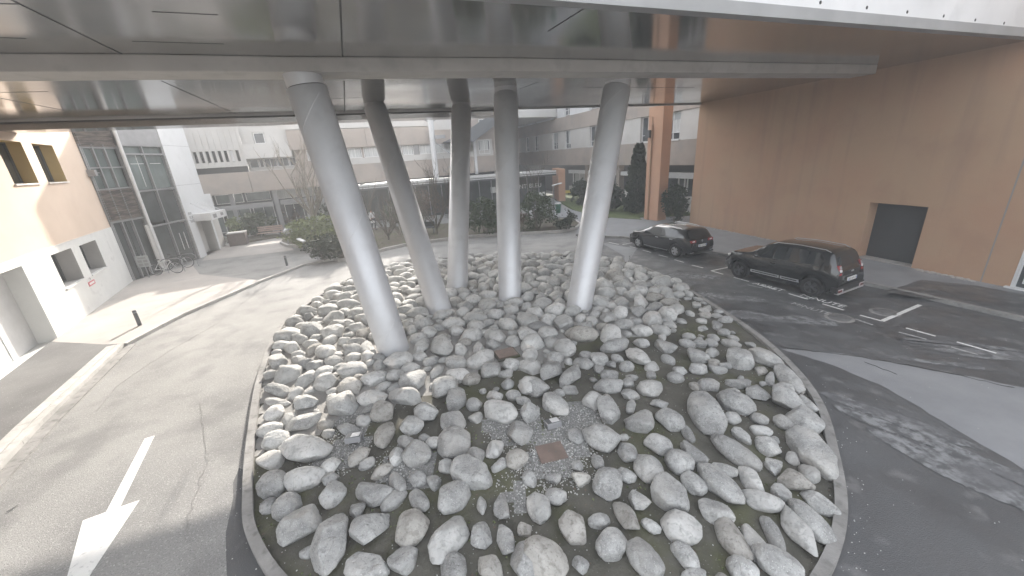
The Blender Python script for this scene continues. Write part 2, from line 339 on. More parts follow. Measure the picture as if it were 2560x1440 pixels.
# right pavement along the terracotta wall and the far path
RW = Fr((13.27, 24.45), (.268, -.9634))
kr = [P2(1440, 590), P2(1500, 593), (7.3, 23.6), (8.6, 21.6), (10.95, 17.76), (13.07, 13.33), (14.47, 9.63), (16.6, 4), (19, -3)]
p = MB(); p.prism(kr + [(24, -3), tuple(RW.P(13, 0, -.3)[:2]), tuple(RW.P(-2.2, 0, -.3)[:2]), (13.2, 29.5), (10, 30.2), P2(1500, 548), P2(1440, 530), P2(1400, 520), P2(1405, 498), (5.8, 44.5), (2.5, 44.5), P2(1370, 545), P2(1420, 546), P2(1449, 560)], 0, .11); struct(p.build('right_pavement', 'dry_asphalt'))
p = MB(); p.sheet(jag([P2(2205, 738), P2(2300, 706), P2(2440, 722), P2(2560, 745), (20, 5), (16, 6), P2(2560, 800), P2(2400, 765)], .04, .3, 4), .116); struct(p.build('damp_pavement', 'damp_shade_asphalt'))
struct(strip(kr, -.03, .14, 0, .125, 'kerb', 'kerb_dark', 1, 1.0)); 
# lawn behind the path
p = MB(); p.prism([P2(1440, 530), P2(1500, 546), P2(1605, 553), (10.4, 30.4), (15, 30), (15, 33), (7.8, 52), (5.6, 51)], 0, .13); struct(p.build('lawn', 'grass'))
# planted bed in the middle distance
bed = [P2(704, 606, .1), P2(722, 614, .1), P2(760, 615, .1), P2(850, 650, .1), P2(900, 640, .1), P2(960, 623, .1), P2(1010, 612, .1), P2(1095, 600, .1), P2(1180, 590, .1), P2(1240, 585, .1), P2(1330, 582, .1), P2(1400, 578, .1), P2(1440, 569, .1), P2(1449, 560, .1), P2(1432, 549, .1), P2(1370, 547, .1), (2.0, 33.5), (-4, 33.4), (-10, 33.5), (-15, 34.0), (-19.5, 33.4)]
p = MB(); p.prism(bed, 0, .16); struct(p.build('planting_bed_soil', 'mulch'))
struct(strip(bed[:16], -.14, .02, 0, .19, 'bed_kerb', 'kerb', 1, 0))
p = MB(); p.prism([P2(590, 612), P2(735, 588), (-20, 34), (-25, 33.5), (-23.4, 31.8)], 0, .14); struct(p.build('border_soil', 'mulch'))
# road markings
def qline(a, b, w, mb, z=.014):
    a = Vector((*a[:2], 0)); b = Vector((*b[:2], 0)); d = (b - a).normalized(); n = Vector((-d.y, d.x, 0)) * w / 2
    mb.prism([a - n, b - n, b + n, a + n], z - .003, z)
zz4 = lambda x, y: P2(1500 + x / 3.2, 480 + y / 3.2)
zz7 = lambda x, y: P2(2100 + x / 1.946, 700 + y / 1.946)
mb = MB()
for a, b in [((240, 438), (300, 452)), ((340, 466), (408, 485)), ((470, 505), (542, 523)), ((595, 543), (670, 565)), ((735, 587), (825, 609)), ((890, 632), (985, 660)), ((1070, 684), (1190, 718)), ((1280, 748), (1410, 782)), ((1510, 815), (1662, 860)), ((1780, 897), (1950, 947)), ((2080, 988), (2255, 1035)), ((180, 422), (300, 400)), ((70, 405), (150, 420))]:
    qline(zz4(*a), zz4(*b), .07, mb)
for a, b in [((320, 235), (465, 275)), ((568, 303), (760, 358))]: qline(zz7(*a), zz7(*b), .07, mb)
qline(zz4(890, 632), zz4(1062, 597), .08, mb); qline(zz4(2255, 1035), zz4(2560, 905), .11, mb)
struct(mb.build('parking_markings', 'paint'))
mb = MB(); qline(zz4(2040, 1018), zz4(2180, 1065), .06, mb); qline(zz7(540, 328), zz7(670, 365), .05, mb); qline(zz7(285, 255), zz7(420, 290), .05, mb); qline(zz4(1180, 745), zz4(1300, 770), .05, mb, .016); struct(mb.build('faded_markings', 'worn_paint'))
def roadtext(s, a, b, size, m, name):
    a = gp(*a, .0); b = gp(*b, .0); x = (b - a).normalized(); y = Vector((-x.y, x.x, 0))
    T = basis(a + Z * .013, x, y, Z)
    o = text(name, s, size, T, m, extrude=.0015); return struct(o)
q4 = lambda x, y: (1500 + x / 3.2, 480 + y / 3.2)
roadtext('ARRET', q4(1215, 735), q4(1500, 812), .38, 'paint', 'road_lettering')
roadtext('MINUTE', q4(1590, 828), q4(1905, 918), .38, 'paint', 'road_lettering')
roadtext('MINUTE', q4(1520, 895), q4(1760, 965), .32, 'worn_paint', 'road_lettering')
# tarred cracks and seams in the road
def crack(pts, w_, m, name='road_crack', z=.0165):
    mb = MB(); P_ = []
    for i in range(len(pts) - 1):
        a, b = Vector(P2(*pts[i])), Vector(P2(*pts[i + 1])); n_ = max(2, int((b - a).length / .12))
        for k in range(n_): P_.append(a.lerp(b, k / n_) + Vector((random.gauss(0, .018), random.gauss(0, .018))))
    for i in range(len(P_) - 1): qline(P_[i], P_[i + 1], w_ * random.uniform(.5, 1.3), mb, z)
    return struct(mb.build(name, m))
random.seed(3)
crack([(1575, 640), (1566, 690), (1556, 720)], .045, 'joint'); crack([(2160, 905), (2220, 928), (2265, 945)], .02, 'joint'); crack([(240, 800 + 230), (300, 960), (420, 880), (560, 800)], .012, 'kerb_dark'); crack([(380, 745), (455, 705), (560, 690)], .015, 'kerb_dark')
crack([(1950, 868), (2150, 893), (2360, 930), (2560, 978)], .03, 'joint'); crack([(20, 1280), (60, 1255)], .02, 'joint'); crack([(500, 1440), (470, 1300), (520, 1150), (500, 1000)], .008, 'kerb_dark')
# arrow
zz = lambda x, y: P2(x / 2.25, 800 + y / 2.25)
arrow = [zz(870, 652), zz(815, 668), zz(597, 1082), zz(467, 1130), zz(380, 1440), P2(140, 1520), P2(235, 1455), zz(505, 1440), zz(785, 1015), zz(677, 1052)]
mb = MB(); mb.prism(arrow, .004, .009); struct(mb.build('road_arrow', 'paint'))
# manhole covers
for (x, y, lab) in [(2098, 795, 'round iron manhole cover just below the faded bay lettering'), (2212, 781, 'round iron manhole cover beside the corner of the white bay line')]:
    c = gp(x, y); t = thing('manhole_cover', c, lab, 'manhole cover', 'manhole covers in the road')
    m_ = MB(); m_.lathe([(0, .014), (.27, .014), (.28, .010)], c, 32); m_.build('lid', 'cast_iron', t)
    m_ = MB(); m_.lathe([(.285, .013), (.36, .013), (.375, .005)], c, 32); m_.build('rim', 'kerb_dark', t)
    for k in range(3): pass
# crumbs of plaster along the terracotta wall
random.seed(5); mb = MB()
for k in range(220):
    u = random.choice([random.uniform(-2, 6.5), random.uniform(10.6, 12.3)]); d_ = abs(random.gauss(0, .10)) + .02; s_ = random.uniform(.02, .07)
    c = RW.P(u, .115, d_); mb.lathe([(0, 0), (s_, 0), (s_ * .8, s_ * .4), (0, s_ * .5)], c, 5, smooth=False)
o = mb.build('plaster_crumbs', 'pavement_pale'); tag(o, 'pale plaster rubble crumbled along the foot of the terracotta wall', 'rubble'); o['kind'] = 'stuff'
# ================================================================== LEFT STUCCO BUILDING
t = thing('stucco_building', LB.P(12.4, 0), 'cream and orange stucco building with white plinth and deep windows at left', 'building')
w = MB(); holewall(w, LB, -14, 12.42, 3.15, 8.1, 0, [(7.98, 9.72, 5.55, 7.09, .48, 'reveal_ochre'), (5.5, 7.22, 5.55, 7.09, .48, 'reveal_ochre'), (2.2, 3.9, 5.55, 7.09, .48, 'reveal_ochre')], .75, 'stucco_cream', 'reveal_ochre')
w.use('stucco_cream'); w.fbox(LB, 12.40, 12.42, 3.15, 8.1, -8, -.001); w.build('upper_wall', None, t, recalc=False)
w = MB(); holewall(w, LB, -14, 12.44, 0, 3.13, .025, [(5.56, 7.33, 1.5, 2.86, .62, 'reveal_grey'), (8.08, 9.9, 1.48, 2.82, .62, 'reveal_grey'), (-1.0, 3.55, .02, 2.87, .55, 'plinth_white')], .8, 'plinth_white', 'reveal_grey')
w.use('plinth_white'); w.fbox(LB, 12.42, 12.44, 0, 3.13, -8, .024); w.fbox(LB, -14, 12.44, 3.125, 3.148, -.02, .04); w.build('plinth', None, t)
def deepwin(F, u0, u1, z0, z1, dep, parent, fm='dark_frame', gm='glass_dark', split=1, sill=None, d=0):
    f = MB(); b = .05
    f.fbox(F, u0, u0 + b, z0, z1, d - dep, d - dep + .05); f.fbox(F, u1 - b, u1, z0, z1, d - dep, d - dep + .05); f.fbox(F, u0 + b, u1 - b, z1 - b, z1, d - dep, d - dep + .05); f.fbox(F, u0 + b, u1 - b, z0, z0 + b, d - dep, d - dep + .05)
    for k in range(1, split): uu = u0 + (u1 - u0) * k / split; f.fbox(F, uu - .025, uu + .025, z0 + b, z1 - b, d - dep, d - dep + .05)
    o = f.build('window', fm, parent)
    p = MB(); p.fbox(F, u0 + .01, u1 - .01, z0 + .01, z1 - .01, d - dep - .02, d - dep + .01); p.build('pane', gm, o)
    if sill: s_ = MB(); s_.fbox(F, u0 - .04, u1 + .04, z0 - .05, z0 + .004, d - .1, d + .06); s_.build('sill', sill, o)
    return o
for a in [(7.98, 9.72, 5.55, 7.09), (5.5, 7.22, 5.55, 7.09), (2.2, 3.9, 5.55, 7.09)]: deepwin(LB, *a, .46, t, split=2, sill='sill')
for a in [(5.56, 7.33, 1.5, 2.86), (8.08, 9.9, 1.48, 2.82)]: deepwin(LB, *a, .60, t, split=2, sill='plinth_white', d=.025)
w = MB(); w.fbox(LB, -.99, 2.0, .03, 2.86, -.56, -.52); w.fbox(LB, 2.02, 3.54, .03, 2.86, -.56, -.50); 
for k in range(1, 6): w.fbox(LB, -.98, 1.99, .03 + k * .47, .05 + k * .47, -.519, -.51)
w.build('garage_door', 'white_metal', t)
w = MB(); w.fbox(LB, -14, 12.42, 8.1, 12.6, -8, -.001); w.build('top_wall', 'stucco_cream', t)
w = MB(); w.tube([LB.P(12.52, .1, .06), LB.P(12.52, 7.7, .06)], .05, 10); w.build('drainpipe', 'grey_metal', t)
w = MB(); w.fbox(LB, 12.2, 12.5, 5.75, 6.05, .0, .3); w.tube([LB.P(12.5, 5.9, .1), LB.P(14.0, 5.9, .5)], .03, 8); w.build('wall_bracket', 'grey_metal', t)
# wall notice
t = thing('wall_notice', LB.P(7.75, 1.2, .03), 'small red and white notice with a pictogram on the white plinth', 'sign')
w = MB(); w.fbox(LB, 7.42, 8.08, 1.08, 1.27, .027, .04); w.build('red_panel', 'sign_red', t)
w = MB(); w.fbox(LB, 7.50, 8.00, 1.13, 1.22, .041, .044); w.build('lettering_panel', 'plate', t)
w = MB(); w.fbox(LB, 7.62, 7.86, 1.30, 1.45, .027, .04); w.build('pictogram_panel', 'plate', t)
w = MB(); w.fbox(LB, 7.69, 7.79, 1.33, 1.42, .041, .044); w.build('pictogram', 'ink_grey', t)
# ================================================================== GLASS HALL AND WHITE SLAB
G = Fr((-21.1, 20.8), (-.073, .9973))
t = thing('glass_hall', G.P(0, 0), 'dark glazed stair hall with steel mullions between stucco building and white slab', 'building')
w = MB(); w.fbox(G, .0, 5.45, 0, 8.6, -6, -.5); w.build('core', 'void', t)
random.seed(9)
for (z0, z1, zb_, zt_) in ((3.42, 4.98, 3.4, 5.0), (7.22, 8.3, 7.2, 8.6)):
    w = MB(); w.fbox(G, .0, 2.1, zb_, zt_, -.45, -.02); zc = z0
    while zc < z1: w.fbox(G, .03, 2.08, zc, zc + .035, -.021, .03 + random.uniform(0, .03)); zc += .11
    w.build('louvre_panel', 'louvre', t)
w = MB(); w.fbox(G, 2.25, 5.45, 7.35, 8.6, -.5, 0); w.build('header_panel', 'grey_metal', t)
w = MB()
for (a, b, c, e) in [(.1, .68, 5.12, 6.1), (.74, 1.35, 5.12, 6.1), (1.41, 2.05, 5.12, 6.1), (.1, .68, 6.2, 7.1), (.74, 1.35, 6.2, 7.1), (1.41, 2.05, 6.2, 7.1)]: w.fbox(G, a, b, c, e, -.3, -.12)
for (a, b, c, e) in [(2.4, 3.8, 4.85, 6.8), (3.9, 5.3, 4.85, 6.8), (2.4, 3.8, 6.9, 7.3), (3.9, 5.3, 6.9, 7.3)]: w.fbox(G, a, b, c, e, -.3, -.12)
w.build('upper_glazing', 'glass_green', t)
w = MB()
for (a, b, c, e) in [(2.5, 3.8, 2.95, 4.7), (3.9, 5.3, 2.75, 4.7), (2.5, 3.8, .1, 2.75), (3.9, 5.3, .1, 2.6), (.1, 1.0, .1, 3.3), (1.05, 2.05, .1, 3.3)]: w.fbox(G, a, b, c, e, -.3, -.12)
w.build('lower_glazing', 'glass_dark', t)
w = MB()
for u in (.03, .71, 1.38, 2.2, 2.32, 3.85, 5.38):
    w.fbox(G, u - .035, u + .035, .02, 7.3, -.14, .0)
for z in (5.06, 6.15, 7.15): w.fbox(G, .07, 2.15, z - .035, z + .035, -.13, -.01)
for z in (2.72, 4.78, 6.85, 7.33): w.fbox(G, 2.36, 5.34, z - .045, z + .045, -.13, -.01)
w.fbox(G, 0, 2.15, 3.3, 3.4, -.4, .02)
w.build('mullions', 'grey_metal', t)
w = MB(); w.tube([G.P(2.24, 0, .12), G.P(2.24, 8.5, .12)], .09, 14); w.build('round_post', 'white_metal', t)
w = MB(); w.fbox(G, 1.95, 2.45, 0, 2.9, .02, .10); w.build('marble_panel', 'concrete_pale', t)
w = MB()
for u in (4.35, 4.75): w.tube([G.P(u, .9, .03), G.P(u, 2.0, .03)], .02, 6)
w.build('door_handle', 'white_metal', t)
w = MB()
for a, b, z in ((2.8, 3.7, 6.3), (4.2, 5.0, 6.3)): w.fbox(G, a, b, z, z + .03, -.12, -.10)
w.fbox(G, 3.3, 3.33, 5.0, 6.8, -.12, -.10); w.build('stair_rail', 'white_metal', t)
SL = Fr((-21.5, 26.3), (-.2115, .9774))
t = thing('white_slab_wall', SL.P(0, 0), 'tall white panelled wall beside the glazed hall with radiology lettering', 'wall')
w = MB(); w.use('concrete_white'); holewall(w, SL, 0, 3.1, 0, 9.0, 0, [(.9, 2.85, .0, 2.45, .7, 'concrete_pale')], .7, 'concrete_white', 'concrete_pale'); w.fbox(SL, 0, .002, 0, 9, -.7, 0); w.fbox(SL, 3.098, 3.1, 0, 9, -.7, 0); w.fbox(SL, 0, 3.1, 9, 9.01, -.7, 0); w.build('wall_panel', None, t)
for z in (2.6, 4.9, 7.4): w = MB(); w.fbox(SL, 0.01, 3.08, z, z + .015, -.002, .003); w.build('panel_joint', 'ink_grey', t)
w = MB(); w.fbox(SL, .92, 2.84, 0, 2.45, -.72, -.66); w.build('recess_back', 'concrete_pale', t)
w = MB(); w.fbox(SL, 1.5, 2.1, .02, 2.2, -.66, -.62); w.build('side_door', 'grey_metal', t)
for k, s_ in enumerate(('IRM', 'SCANNER', 'RADIOLOGIE')):
    text('lettering', s_, .26, basis(SL.P(.28, 2.95 - k * .26, .004), SL.u, Z, SL.n), 'ink_grey', t)
t = thing('entrance_canopy', SL.P(2.8, 2.6), 'white box canopy with rods over the radiology entrance', 'canopy')
w = MB(); w.fbox(SL, .7, 3.0, 2.45, 2.95, .003, 1.1); w.build('canopy_box', 'white_metal', t, bevel=.01)
w = MB(); w.fbox(SL, 3.0, 4.1, 2.5, 4.1, -1.0, -.05); w.build('side_box', 'concrete_white', t, bevel=.01)
w = MB(); w.fbox(SL, 2.85, 4.4, 0, 2.6, -.9, -.2); w.build('side_wall', 'concrete_pale', t)
w = MB()
for u in (.9, 1.7, 2.5): w.tube([SL.P(u, 3.7, .01), SL.P(u, 2.98, 1.0)], .018, 6)
w.build('tie_rod', 'white_metal', t)
w = MB(); w.fbox(SL, 1.0, 1.5, 2.55, 2.82, 1.10, 1.105); w.fbox(SL, 2.1, 2.5, 2.6, 2.8, 1.10, 1.105); w.build('canopy_sign', 'ink_grey', t)
# ================================================================== FAR HOSPITAL WINGS
L = Fr((-25, 34), (32.5, 17))
t = thing('hospital_long_wing', L.P(14, 0), 'long beige concrete hospital wing with window bands facing the garden', 'building')
def part(n, m, boxes, F, tt=None, bevel=0):
    for b in boxes:
        w = MB(); w.fbox(F, *b); o = w.build(n, m, tt if tt is not None else t, bevel=bevel)
    return o
w = MB()
us = [-3, 2.95, 8.4, 14.2, 20, 24.5, 28.5]
for i in range(len(us) - 1): w.fbox(L, us[i] + .01, us[i + 1] - .01, 3.76, 5.5, -.3, .0)
w.build('lower_band', 'concrete_far', t, bevel=.01)
part('band_backing', 'joint', [(-3, 28.4, 3.8, 5.45, -.6, -.29)], L)
part('recess_wall', 'dark_frame', [(-3, 3.0, 5.5, 6.1, -1.2, -.9)], L)
w = MB(); holes = [(-2.55 + .42 * k, -2.33 + .42 * k, 6.4, 7.3, .3, 'concrete_pale') for k in range(13)]
holewall(w, L, -3, 3.1, 6.0, 9.3, -.1, holes, .3, 'concrete_pale', 'concrete_pale'); w.use('concrete_pale'); w.fbox(L, -3, 3.1, 5.98, 6.0, -.5, -.1); w.build('ribbed_wall', None, t)
part('rib', 'concrete_pale', [(-2.65 + .42 * k, -2.6 + .42 * k, 6.0, 9.3, -.1, -.04) for k in range(14)], L)
part('slot_backing', 'void', [(-3, 3.1, 6.3, 7.4, -.6, -.38)], L)
part('slot_white_panel', 'white_metal', [(2.07, 2.27, 6.42, 7.28, -.3, -.2)], L)
part('upper_band', 'concrete_pale', [(3.1, 6.7, 6.55, 7.75, -.5, -.02)], L)
part('upper_wall', 'concrete_pale', [(3.1, 4.0, 7.76, 9.2, -1.2, -.8), (4.9, 6.6, 7.76, 9.2, -1.2, -.8), (4.0, 4.9, 8.7, 9.2, -1.2, -.8), (6.6, 20, 8.85, 9.5, -1.3, -.5), (3.1, 6.9, 5.5, 6.55, -1.4, -1.0)], L)
part('upper_band', 'concrete_far', [(6.6, 9.95, 7.08, 8.75, -.5, .0), (9.97, 13.3, 7.08, 8.75, -.5, .0), (13.32, 16.6, 7.08, 8.75, -.5, .0), (16.62, 19.7, 7.08, 8.75, -.5, .0)], L, bevel=.01)
part('sill_band', 'concrete_pale', [(8.1, 27, 5.52, 6.08, -.4, -.03)], L)
part('back_wall', 'concrete_far', [(6.9, 27.6, 5.5, 7.1, -1.2, -.5), (24.6, 27.6, 7.1, 9.4, -1.2, -.1)], L)
part('upper_plain', 'concrete_pale', [(24.6, 26.95, 5.6, 7.3, -.12, -.08)], L)
def win(F, u0, u1, z0, z1, d, parent, n=2, gm='glass_far', cur=None, rail=None, shut=None):
    f = MB(); b = .06
    f.fbox(F, u0, u1, z0, z0 + b, d, d + .07); f.fbox(F, u0, u1, z1 - b, z1, d, d + .07)
    for k in range(n + 1):
        uu = u0 + (u1 - u0 - b) * k / n; f.fbox(F, uu, uu + b, z0 + b, z1 - b, d, d + .07)
    if rail: f.fbox(F, u0 + b, u1 - b, rail, rail + .06, d, d + .068)
    o = f.build('window', 'window_frame', parent)
    g_ = MB(); g_.fbox(F, u0 + .02, u1 - .02, z0 + .02, z1 - .02, d - .02, d + .02); g_.build('pane', gm, o)
    if cur:
        c_ = MB()
        for (a, b2) in cur: c_.fbox(F, a, b2, (rail or z0) + .03, z1 - .08, d + .021, d + .03)
        c_.build('curtain', 'curtain', o)
    if shut: c_ = MB(); c_.fbox(F, u0 + .03, u1 - .03, z1 - shut, z1 - .02, d + .03, d + .06); c_.build('shutter', 'shutter', o)
    return o
win(L, 4.05, 4.85, 7.78, 8.68, -.9, t, 1)
part('upper_backing', 'concrete_pale', [(3.0, 20, 5.5, 9.3, -1.75, -1.42), (3.1, 6.7, 7.70, 7.755, -1.4, -.5)], L)
for (a, b) in ((3.2, 3.9), (3.95, 4.3), (4.35, 5.3), (5.35, 6.3), (6.35, 6.9)): win(L, a, b, 5.75, 6.52, -.98, t, 1 if b - a < .8 else 2)
for (a, b, c) in ((7.9, 8.9, 1), (9.1, 11.3, 0), (11.5, 12.75, 1), (12.95, 14.6, 1), (14.8, 16.7, 1), (16.8, 17.9, 1), (18.55, 19.9, 1), (20.3, 22.2, 1), (22.4, 24.2, 1)):
    win(L, a, b, 6.1, 7.03, -.45, t, 2, 'glass_far', [(a + .1, b - .1)] if c else None)
part('infill_panel', 'grey_metal', [(17.95, 18.5, 6.1, 7.05, -.45, -.38)], L)
win(L, 25.2, 26.6, 5.72, 7.2, -.08, t, 2, 'glass_far', [(25.35, 26.4)], rail=6.1)
win(L, 25.5, 26.6, 8.6, 9.35, -.1, t, 2)
part('downpipe_pilaster', 'white_metal', [(24.5, 24.8, 3.6, 8.4, -.05, .2)], L)
# ground floor
part('ground_floor_wall', 'dark_frame', [(-3, 28, 0, 3.76, -3.0, -2.2)], L)
part('ground_beam', 'grey_metal', [(-3, 4.2, 2.35, 2.75, -.9, -.5), (4.8, 12, 2.4, 2.8, -1.2, -.7)], L)
for k, (a, b, gm) in enumerate([(-2.4, .0, 'glass_green'), (.25, 2.2, 'glass_green'), (2.4, 4.1, 'glass_green'), (5.0, 6.6, 'glass_far'), (6.8, 8.4, 'curtain'), (8.6, 10.2, 'glass_far'), (10.4, 11.8, 'glass_far')]):
    win(L, a, b, .3, 2.3, -2.1, t, 2, gm)
for k, (a, b, gm) in enumerate([(-2.4, -.4, 'glass_far'), (-.2, 1.9, 'glass_green'), (2.1, 4.1, 'glass_green'), (4.4, 6.3, 'curtain'), (6.5, 8.0, 'curtain'), (8.2, 10, 'glass_far')]):
    win(L, a, b, 2.85, 3.7, -2.1, t, 1, gm)
part('pier', 'grey_metal', [(u, u + .35, 0, 3.76, -1.0, -.6) for u in (-2.8, 1.0, 4.35, 8.3, 12.1)], L)
# unseen tower block added to keep sun off the right side, bridge hides it
t2 = thing('shadow_tower', L.P(26, 0, -12), 'unseen tall pale block added behind the long beige wing to cast shade', 'building')
TB = MB(); TB.fbox(L, 26.0, 62, 9.6, 22.4, -14, -1.6); TB.build('wall', 'concrete_pale', t2)
part('roof_slab', 'concrete_far', [(25.8, 62.2, 22.4, 22.7, -14.2, -1.4)], L, t2)
for f_ in range(3):
    w = MB()
    for k in range(8): w.fbox(L, 27 + k * 2.4, 28.4 + k * 2.4, 11 + f_ * 3.2, 12.6 + f_ * 3.2, -1.62, -1.57)
    w.build('window_row', 'glass_far', t2)
part('shadow_block', 'concrete_pale', [(-3, 6.0, 9.33, 15.6, -8, -1.8)], L)  # unseen roof block, added to throw shade on the left wall
part('back_wall', 'concrete_far', [(19.72, 24.55, 7.1, 8.45, -1.2, -.6)], L)
part('upper_wall', 'concrete_pale', [(20.02, 24.55, 8.5, 9.5, -1.3, -1.21)], L)
part('rooftop', 'roof_metal', [(-3, 20, 9.3, 9.32, -12, -1.3)], L)
part('side_wall', 'concrete_pale', [(-3, -2.9, 0, 9.3, -12, -.5), (28.2, 28.4, 0, 9.6, -16, -.3)], L)
lk = Fr(L.P(28.3, 0, -.3)[:2], (Vector((2.2, 66.5, 0)) - L.P(28.3, 0, -.3))[:2]); part('link_wall', 'concrete_pale', [(0, 20, 0, 12.0, -.4, 0)], lk)
# right wing
RF = Fr((7.5, 51), (7.1, -21))
t = thing('hospital_right_wing', RF.P(10, 0), 'pale concrete hospital wing with tall bedroom windows behind the terracotta pillar', 'building')
part('lower_band', 'concrete_far', [(-16, .0, 3.79, 5.68, -.4, .0), (.02, 11.5, 3.79, 5.68, -.4, .0), (11.52, 24, 3.79, 5.68, -.4, .0)], RF, bevel=.01)
part('middle_band', 'concrete_far', [(-16, 24, 7.82, 9.36, -.4, .05)], RF)
part('back_wall', 'concrete_far', [(-16, 24, 5.68, 12.4, -1.0, -.36)], RF)
lw = [(-12.4, -11.0), (-9.0, -7.6), (-2.9, -1.3), (.55, 2.1), (6.5, 8.3), (15.2, 16.9), (18.2, 20.0)]
prev = -16
for k, (a, b) in enumerate(lw + [(24, 25)]):
    part('wall_panel', 'concrete_pale', [(prev, a - .02, 5.69, 7.81, -.36, -.04)], RF); prev = b + .02
for k, (a, b) in enumerate(lw):
    win(RF, a, b, 5.74, 7.78, -.3, t, 2, 'glass_far', [(a + (b - a) * .42, b - .15)] if k in (3, 5, 6) else None, rail=6.25, shut=(1.3 if k in (2,) else .55 if k == 6 else None))
prev = -16
uw = [(-12.4, -11.0), (-9.0, -7.7), (-2.9, -1.3), (.5, 2.0), (6.5, 8.3), (15.2, 16.9)]
for (a, b) in uw + [(24, 25)]:
    part('wall_panel', 'concrete_white', [(prev, a - .02, 9.37, 12.4, -.36, -.02)], RF); prev = b + .02
for (a, b) in uw: win(RF, a, b, 9.5, 11.6, -.3, t, 2, rail=10.0)
part('ledge', 'white_metal', [(a - .1, b + .1, 5.66, 5.73, -.1, .08) for a, b in lw], RF)
part('ground_floor_wall', 'dark_frame', [(-22, 24, 0, 3.85, -2.2, -1.6)], RF)
part('end_wall', 'dark_frame', [(-16.4, -16.02, 0, 3.9, -2.0, 6.5)], RF)
part('white_fascia', 'white_metal', [(.4, 4.6, 2.75, 3.15, -.9, -.6), (5.2, 10.8, 2.75, 3.15, -.9, -.6), (11.6, 13, 2.75, 3.15, -.9, -.6), (18.2, 23.5, 2.7, 3.15, -.9, -.6)], RF)
part('pier', 'concrete_far', [(u, u + .5, 0, 3.79, -1.1, -.5) for u in (4.7, 11.0, 13.6, 17.4)], RF)
part('white_mullion', 'window_frame', [(u, u + .09, 1.4, 2.7, -1.0, -.9) for u in (1.0, 2.6, 12.7, 19.3, 20.0, 20.3, 21.05)], RF)
part('stone_pier', 'concrete_pale', [(.5, 1.8, 0, 1.2, -.9, -.6), (12.5, 13.2, 0, 1.4, -.9, -.5), (20.7, 21.7, 0, 1.3, -.9, -.4)], RF)
part('curtained_glazing', 'curtain', [(.5, 3.6, 1.4, 2.6, -1.58, -1.5)], RF)
part('roof', 'roof_metal', [(-16, 24, 12.4, 12.6, -12, .1)], RF)
# entrance canopy between
CN = Fr(L.P(14.0, 0, 2.6)[:2], (gp(1390, 427, 3.55) - Vector(L.P(14.0, 0, 2.6)))[:2])
cl = (Vector((*gp(1390, 427, 3.55)[:2], 0)) - CN.o).length
t = thing('main_entrance_porch', CN.P(cl / 2, 0), 'low flat roofed entrance porch with white roof edges and lettered dark glazing', 'porch')
part('roof', 'roof_metal', [(-3, cl, 3.42, 3.56, -4.5, 0)], CN); part('roof_edge', 'white_metal', [(-3, cl, 3.28, 3.36, 0.0, .12), (-3, cl, 3.50, 3.60, .001, .06)], CN)
part('fascia', 'dark_frame', [(-3, cl, 3.10, 3.42, -.3, -.01)], CN)
part('dark_glazing', 'glass_dark', [(-3, cl - .8, .0, 3.1, -1.3, -1.2)], CN)
part('door_frame', 'grey_metal', [(u, u + .08, 0, 3.1, -1.2, -1.15) for u in [k * 1.3 for k in range(int(cl / 1.3))]], CN)
part('bright_pane', 'curtain', [(cl * .60, cl * .60 + .55, 1.75, 2.35, -1.19, -1.17), (cl * .60 + .62, cl * .60 + 1.2, 1.75, 2.35, -1.19, -1.17)], CN)
text('lettering', 'BATIMENT', .62, basis(CN.P(cl - 5.9, 1.95, -1.1), CN.u, Z, CN.n), 'letter_white', t)
text('lettering', 'BLEU', .62, basis(CN.P(cl - 2.7, 1.95, -1.1), CN.u, Z, CN.n), 'letter_white', t)
part('notice', 'plate', [(cl - 1.6, cl - .9, 1.0, 1.4, -1.1, -1.08), (cl - 4.9, cl - 4.2, .7, 1.4, -1.1, -1.08)], CN)
ew = MB(); e0 = gp(*(1280 + 470 / 4, 240 + 1065 / 4)); e1 = gp(*(1280 + 512 / 4, 240 + 1062 / 4))
EW = Fr(e0[:2], (e1 - e0)[:2]); ew.fbox(EW, 0, .75, 0, 3.6, -4.5, 0); ew.build('end_wall', 'stucco_pillar', t)
part('yellow_box', 'yellow', [(.76, 1.5, .95, 1.25, -.3, -.1)], EW)
# mast with stays on the porch roof
mp0 = gp(1091, 446, 3.6); 
dm = depth(mp0); 
t = thing('white_mast', mp0, 'white tubular mast with stays standing on the porch roof', 'mast')
d_ = ray(1076, 300); tt_ = math.hypot(mp0.x, mp0.y) / math.hypot(d_.x, d_.y); mtop = Vector((0, 0, CAMZ)) + d_ * tt_ 
mdir = (mtop - mp0); mp1 = mp0 + mdir * 1.35
w = MB(); w.tube([mp0, mp1], .27, 14); w.build('tube', 'white_metal', t)
w = MB(); w.tube([mp0 + mdir * .62 + Vector((.3, 0, 0)), mp0 + mdir * .30 + Vector((2.4, .6, 0))], .05, 6); w.tube([mp0 + mdir * .95, mp0 + mdir * 1.3 + Vector((-3.5, 1, 0))], .06, 6); w.tube([mp0 + mdir * .95, mp0 + mdir * 1.3 + Vector((3, 1, 0))], .06, 6); w.tube([mp0 + mdir * .1 + Vector((.8, 0, 0)), mp0 + mdir * .36 + Vector((2.6, .6, 0))], .03, 6); w.build('stay', 'grey_metal', t)
w = MB(); 
a = mp0 + mdir * .72 + Vector((.4, 0, 0)); w.box(-.1, .9, -.2, .2, -.2, .12, Matrix.Translation(a)); w.build('floodlight_box', 'grey_metal', t)
